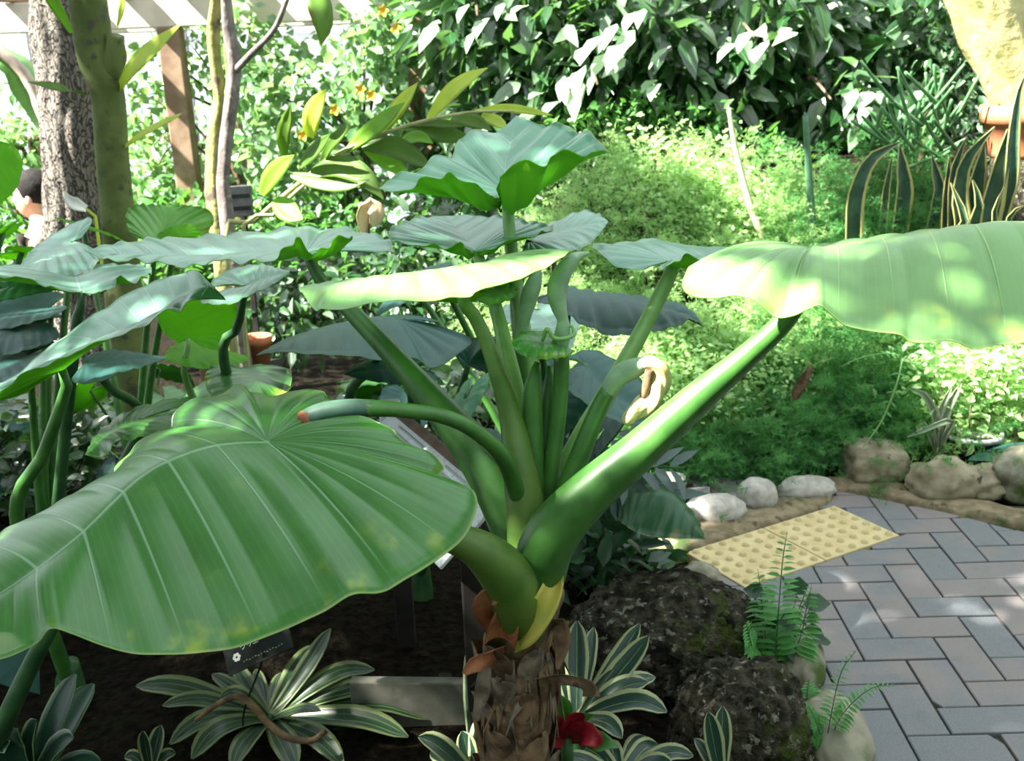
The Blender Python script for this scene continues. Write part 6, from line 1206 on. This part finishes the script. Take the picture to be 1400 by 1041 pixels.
# terracotta pots at the left
for (px_, py_, Y_, r_, lb) in ((352, 470, 4.7, .06, 'small terracotta pot behind the shaded taro leaves'),):
    c = P(px_, py_, Y_); zt = float(terrain(c[0], c[1])); zs = c[2]-.10; st_ = thing('plant_stand', 'dark timber stand under the small terracotta pot', 'stand', (c[0], c[1], zt)); bevel_box('stand_top', (c[0], c[1], zs-.012), (.2, .2, .024), M_woodd, st_)
    for sx in (-1, 1):
        for sy in (-1, 1): bevel_box('leg', (c[0]+.08*sx, c[1]+.08*sy, (zs-.024+zt)/2-.01), (.022, .022, zs-.024-zt+.02), M_woodd, st_, bev=.002)
    zt = zs+.01; t = thing('terracotta_pot', lb, 'pot', (c[0], c[1], zs)); hh = .10
    V, F, _ = lathe([(0, 0), (r_*.75, 0), (r_, hh), (r_*1.12, hh), (r_*1.12, hh+.035), (r_*.95, hh+.035), (r_*.9, hh)], (c[0], c[1], zt-.01)); child('pot_body', V, F, M_terra, t)
    V, F, _ = lathe([(0, hh+.01), (r_*.92, hh+.01)], (c[0], c[1], zt-.01)); child('potting_soil', V, F, M_soil, t)
# white flower-like leaf near the person
wl = thing('white_spathe_flower', 'white pointed flower bract in front of the cork tree', 'flower', P(100, 300, 4.0))
strap('bract', [P(118, 286, 3.95), P(104, 280, 3.93), P(94, 272, 3.92), P(88, 262, 3.92)], .05, solid_mat('white_bract', (.7, .7, .66), (.8, .8, .75), 20, .5, 0), wl, up=(0, -1, .6), n=10, m=5, channel=.5, prof=[(0, .5), (.5, 1), (1, .1)])
q0 = P(128, 290, 3.97); V, F, UV = tube_arr([(q0[0], q0[1], float(terrain(q0[0], q0[1]))), P(135, 330, 3.97), P(130, 290, 3.96), P(117, 285, 3.95)], [.006, .006, .005, .004], seg=6, n=16); child('stalk', V, F, M_strapy, wl, UV=UV)
# person --------------------------------------------------------------
hc = P(44, 264, 6.0); pz = float(terrain(hc[0], 6.0)); H0 = hc[2]+.11-pz
pe = thing('person', 'dark-haired person in a pale grey shirt behind the left leaves', 'person', (hc[0]+.06, 6.0, pz))
M_skin = solid_mat('skin', (.50, .30, .21), (.56, .35, .25), 20, .55, .05, .001); M_hair = solid_mat('hair_black', (.008, .007, .007), (.015, .013, .012), 60, .8, .4, .004, spec=.15)
M_shirt = solid_mat('shirt_grey_white', (.55, .56, .60), (.63, .64, .68), 20, .85, .3, .006); M_trou = solid_mat('trousers_dark', (.03, .03, .04), (.045, .045, .055), 20, .9, .2, .004)
def skin_obj(name, verts, edges, radii, mat, parent, root=0, sub=2):
    me = bpy.data.meshes.new(name); me.from_pydata(verts, edges, []); me.update(); o = bpy.data.objects.new(name, me); COL.objects.link(o); o.parent = parent
    md = o.modifiers.new('Skin', 'SKIN')
    if not me.skin_vertices: me.skin_vertices.new()
    for k, r in enumerate(radii):
        sv = me.skin_vertices[0].data[k]; sv.radius = r if isinstance(r, tuple) else (r, r); sv.use_root = (k == root)
    md.use_smooth_shade = True; s = o.modifiers.new('Sub', 'SUBSURF'); s.levels = sub; s.render_levels = sub; me.materials.append(mat); return o
S_ = H0/1.72
# facing -x; y is the sideways axis; trunk leans a little forward
v = [(0, 0, .95), (-.01, 0, 1.12), (-.02, 0, 1.30), (-.04, 0, 1.42), (-.065, 0, 1.49), (-.085, 0, 1.57), (-.09, 0, 1.64), (-.04, .17, 1.40), (-.02, .23, 1.14), (-.18, .20, .98), (-.24, .18, .95), (-.04, -.17, 1.40), (-.02, -.23, 1.14), (-.18, -.20, .98), (-.24, -.18, .95), (0, .10, .86), (-.02, .10, .48), (.02, .10, .08), (-.10, .11, .03), (0, -.10, .86), (-.02, -.10, .48), (.02, -.10, .08), (-.10, -.11, .03)]
e = [(0, 1), (1, 2), (2, 3), (3, 4), (4, 5), (5, 6), (3, 7), (7, 8), (8, 9), (9, 10), (3, 11), (11, 12), (12, 13), (13, 14), (0, 15), (15, 16), (16, 17), (17, 18), (0, 19), (19, 20), (20, 21), (21, 22)]
r = [(.13, .10), (.12, .095), (.13, .10), (.11, .08), .052, (.072, .085), (.075, .085), .055, .042, .034, .03, .055, .042, .034, .03, .085, .055, .04, .035, .085, .055, .04, .035]
off = Vector((hc[0]+.087*S_, 6.0, pz))-Vector(pe.location)
sc_ = lambda L: [tuple(Vector(q)*S_+off) for q in L]
skin_obj('body', sc_(v), e, r, M_skin, pe)
iv_ = [0, 1, 2, 3, 7, 8, 11, 12]; vv = [v[k] for k in iv_]; skin_obj('shirt', sc_([(0, 0, .90)]+vv[1:]), [(0, 1), (1, 2), (2, 3), (3, 4), (4, 5), (3, 6), (6, 7)], [(.16, .125), (.15, .12), (.155, .125), (.125, .095), .072, .062, .072, .062], M_shirt, pe)
skin_obj('trousers', sc_([(0, 0, .92), (0, .10, .86), (-.02, .10, .48), (.02, .10, .10), (0, -.10, .86), (-.02, -.10, .48), (.02, -.10, .10)]), [(0, 1), (1, 2), (2, 3), (0, 4), (4, 5), (5, 6)], [(.14, .115), .10, .075, .06, .10, .075, .06], M_trou, pe)
hcl = Vector((hc[0], 6.0, hc[2]))-Vector(pe.location)
def blob(name, c, rr, mat, fn=None, sub=4):
    bm = bmesh.new(); bmesh.ops.create_icosphere(bm, subdivisions=sub, radius=1)
    for q in bm.verts:
        d = 1+(fn(q.co) if fn else 0); q.co = Vector((q.co.x*rr[0]*d, q.co.y*rr[1]*d, q.co.z*rr[2]*d))+Vector(c)
    me = bpy.data.meshes.new(name); bm.to_mesh(me); bm.free(); me.materials.append(mat)
    for p in me.polygons: p.use_smooth = True
    o = bpy.data.objects.new(name, me); COL.objects.link(o); o.parent = pe; return o
blob('head', hcl+Vector((-.01, 0, -.02)), (.088, .075, .118), M_skin, lambda q: (-.10 if q.z < -.3 and q.x > .2 else 0)+.05*max(0, -q.x)*max(0, .2-q.z))
blob('hair', hcl+Vector((.018, 0, .026)), (.105, .09, .105), M_hair, lambda q: .05*noise.noise(q*6)-.6*max(0, -q.x-.45)*max(0, .55-q.z)-.3*max(0, -q.z-.75))
for sy in (-1, 1): blob('ear', hcl+Vector((.008, .078*sy, -.03)), (.018, .012, .03), M_skin, sub=2)
blob('nose', hcl+Vector((-.102, 0, -.035)), (.018, .013, .02), M_skin, sub=2)
for sy in (-1, 1):
    blob('eye', hcl+Vector((-.085, .03*sy, -.012)), (.008, .012, .007), M_hair, sub=2)
blob('mouth', hcl+Vector((-.088, 0, -.082)), (.008, .022, .005), solid_mat('lip', (.35, .14, .12), (.38, .16, .13), 20, .5, 0), sub=2)
# greenhouse glass wall far behind ----------------------------------
M_steel = solid_mat('greenhouse_frame', (.20, .22, .24), (.28, .30, .32), 20, .5, .05, .001)
mg, ntg, bsg, outg = new_mat('greenhouse_glass'); tp = ntg.nodes.new('ShaderNodeBsdfTransparent'); tp.inputs[0].default_value = (.93, .97, .96, 1); gl = ntg.nodes.new('ShaderNodeBsdfGlossy'); gl.inputs['Roughness'].default_value = .05
mxg = ntg.nodes.new('ShaderNodeMixShader'); mxg.inputs[0].default_value = .06; ntg.links.new(tp.outputs[0], mxg.inputs[1]); ntg.links.new(gl.outputs[0], mxg.inputs[2]); ntg.links.new(mxg.outputs[0], outg.inputs[0])
wb = thing('wall_back', 'glazed greenhouse end wall with grey steel bars', 'glass wall', (0, 11.0, -.95)); wb['kind'] = 'structure'
for x in np.arange(-7.5, 7.6, 1.5): bevel_box('mullion', (x, 11.0, 1.2), (.07, .08, 4.4), M_steel, wb, bev=.005)
for z in (-.9, .35, 1.6, 2.0, 3.3): bevel_box('transom', (0, 11.0, z), (15.1, .06, .07), M_steel, wb, bev=.005)
V0, F0, _ = box_arr((0, 0, 0), (1.42, .012, 1.18))
pm_ = mk('pane', V0, F0, mg, wb, smooth=False); first = True
for x in np.arange(-6.75, 7, 1.5):
    for z in (-.28, .98, 2.66):
        o = pm_ if first else pm_.copy()
        if not first: COL.objects.link(o)
        first = False; o.location = (x, 0, z+.95)
# unseen tree added left of the frame; crown and gaps shaped to aim shade and sun
def crown_at(p, z=3.2): p = np.asarray(p); return p+np.array(SUN_DIR)*((z-p[2])/SUN_DIR[2])
gaps = [(P(a, 400-(a-480)*.13, 1.63), .05) for a in range(580, 790, 30)]+[(P(a, b, 1.46), .05) for a in range(945, 1090, 30) for b in (370, 405)]
gaps += [(P(a, b, Y), r) for a, b, Y, r in [(1040, 470, 1.6, .03),
  (1000, 680, 3.25, .0), (1040, 668, 3.3, .0), (880, 350, 3.9, .22), (960, 380, 3.9, .24), (1040, 380, 3.9, .24), (900, 470, 3.8, .25), (980, 480, 3.75, .25), (1060, 450, 3.8, .2), (940, 550, 3.65, .2), (1240, 500, 3.7, .16), (1330, 520, 3.65, .22),
  (450, 210, 3, .25), (610, 120, 2.95, .16), (400, 240, 3, .2), (520, 170, 3, .2), (300, 200, 4.6, .3), (1040, 340, 4.2, .25), (900, 230, 4.5, .25), (1160, 310, 4.3, .2)]]
gaps = [(crown_at(p), r) for p, r in gaps]
def open_to_sun(c, m=.19): return any(math.hypot(c[0]-q[0], c[1]-q[1]) < r+m for q, r in gaps)
cl = []
for x in np.arange(-4.7, -.5, .2):
    for y in np.arange(-.7, 3.4, .2):
        c = np.array([x+.05*math.sin(9*y), y+.05*math.sin(7*x), 3.2+.10*math.sin(3*x+2*y)])
        if not open_to_sun(c): cl.append((*c, .13))
extra = [(*crown_at(p, 3.45), r) for p, r in [(P(250, 760, 1.27), .25), (P(330, 760, 1.27), .25), (P(190, 780, 1.25), .2), (PG(1085, 735), .22), (PG(1020, 760), .2), (PG(1180, 720), .22), (PG(1290, 760), .22), (PG(1200, 850), .22)]]
cl += [(*crown_at(PG(a, b), 3.6), .2) for a, b in ((1090, 705), (1160, 690), (1230, 700), (1300, 720), (1370, 735), (1180, 740), (1060, 745), (1260, 770))]+[(*crown_at(P(a, b, 1.33), 3.6), .15) for a, b in ((450, 690), (520, 690), (480, 650))]
cl += [(*c[:3], c[3]*.7) for c in extra if not open_to_sun(c, .08)]
ext2 = [(*crown_at(P(a, b, Y), 3.3), r) for a, b, Y, r in [(1100, 590, 3.6, .2), (1180, 570, 3.6, .2), (1150, 490, 3.7, .18), (1210, 610, 3.55, .18), (1290, 650, 3.35, .16), (1120, 630, 3.5, .2), (740, 290, 4.4, .22), (830, 290, 4.4, .2), (930, 300, 4.4, .18), (800, 230, 4.6, .2), (1250, 290, 4.4, .25), (1330, 300, 4.3, .2), (950, 610, 3.5, .14), (1040, 610, 3.5, .16)]]
M_shade = leaf_mat('shade_leaf', (.02, .07, .02), (.03, .10, .025), (.12, .30, .04), tw=.10, rough=.4, midrib=0)
rs = np.random.default_rng(55); e2 = np.array(ext2); kk = rs.integers(0, len(e2), 110*len(e2))
cloud('added_crown_leaves', e2[kk, :3]+rs.normal(size=(len(kk), 3))*e2[kk, 3:4]*[.55, .55, .3], rs.normal(size=(len(kk), 3))*[1, 1, .4], .15, M_shade, rt, rs=rs, aspect=.45)  # unseen crown added to the ringed trunk, shaped to shade the fern bank
rtop = P(100, -380, 3.6)
for c in e2: trunk_obj(rt, [tuple(rtop), tuple((rtop+c[:3])/2+[0, 0, .12]), tuple(c[:3])], [.035, .022, .01], M_ring, name='branch', seg=6, n=9)
leaf_tree('unseen tall tree added left of the view to shade the bed', 'added_shade_tree', (-3.3, 1.2), cl, 60*len(cl), .10, M_shade, 141, trunk_r=.10, aspect=.5, limbs=True, shape=(1, 1, .5))
# unseen hedges added behind and beside the viewpoint to cut ambient light
leaf_tree('unseen hedge tree added behind the viewpoint to dim the bed', 'added_hedge_tree', (-.6, -1.9), [(x, -1.7+.25*math.sin(2*x), z, .5) for x in np.arange(-3.2, 3.3, .55) for z in (.2, .8, 1.4, 2.0, 2.6)], 4200, .2, M_lfdark, 151, trunk_r=.1, aspect=.55)
leaf_tree('unseen hedge tree added across the path right of the view to cut light', 'added_hedge_tree', (3.3, 1.0), [(3.3+.25*math.sin(2*y), y, z, .5) for y in np.arange(-1.2, 3.2, .55) for z in (.2, .8, 1.4, 2.0)], 2600, .2, M_lfdark, 152, trunk_r=.1, aspect=.55)
small_shrub('dark leafy ground cover on the slope at the far left', [(-1.9, 3.75, .16), (-1.6, 4.0, .16), (-2.1, 4.2, .2), (-1.75, 3.5, .12)], 1500, M_lfdark, 161, size=.075, h=(.03, .38), nobj=70, name='ground_cover')
small_shrub('dark leafy ground cover between ringed trunk and pale pointed leaf', [(-1.05, 3.9, .15), (-.8, 4.1, .15), (-.55, 3.9, .14), (-.3, 4.0, .14), (-1.2, 4.4, .16), (-.7, 4.5, .2)], 2000, M_lfdark, 162, size=.075, h=(.03, .35), nobj=70, name='ground_cover')
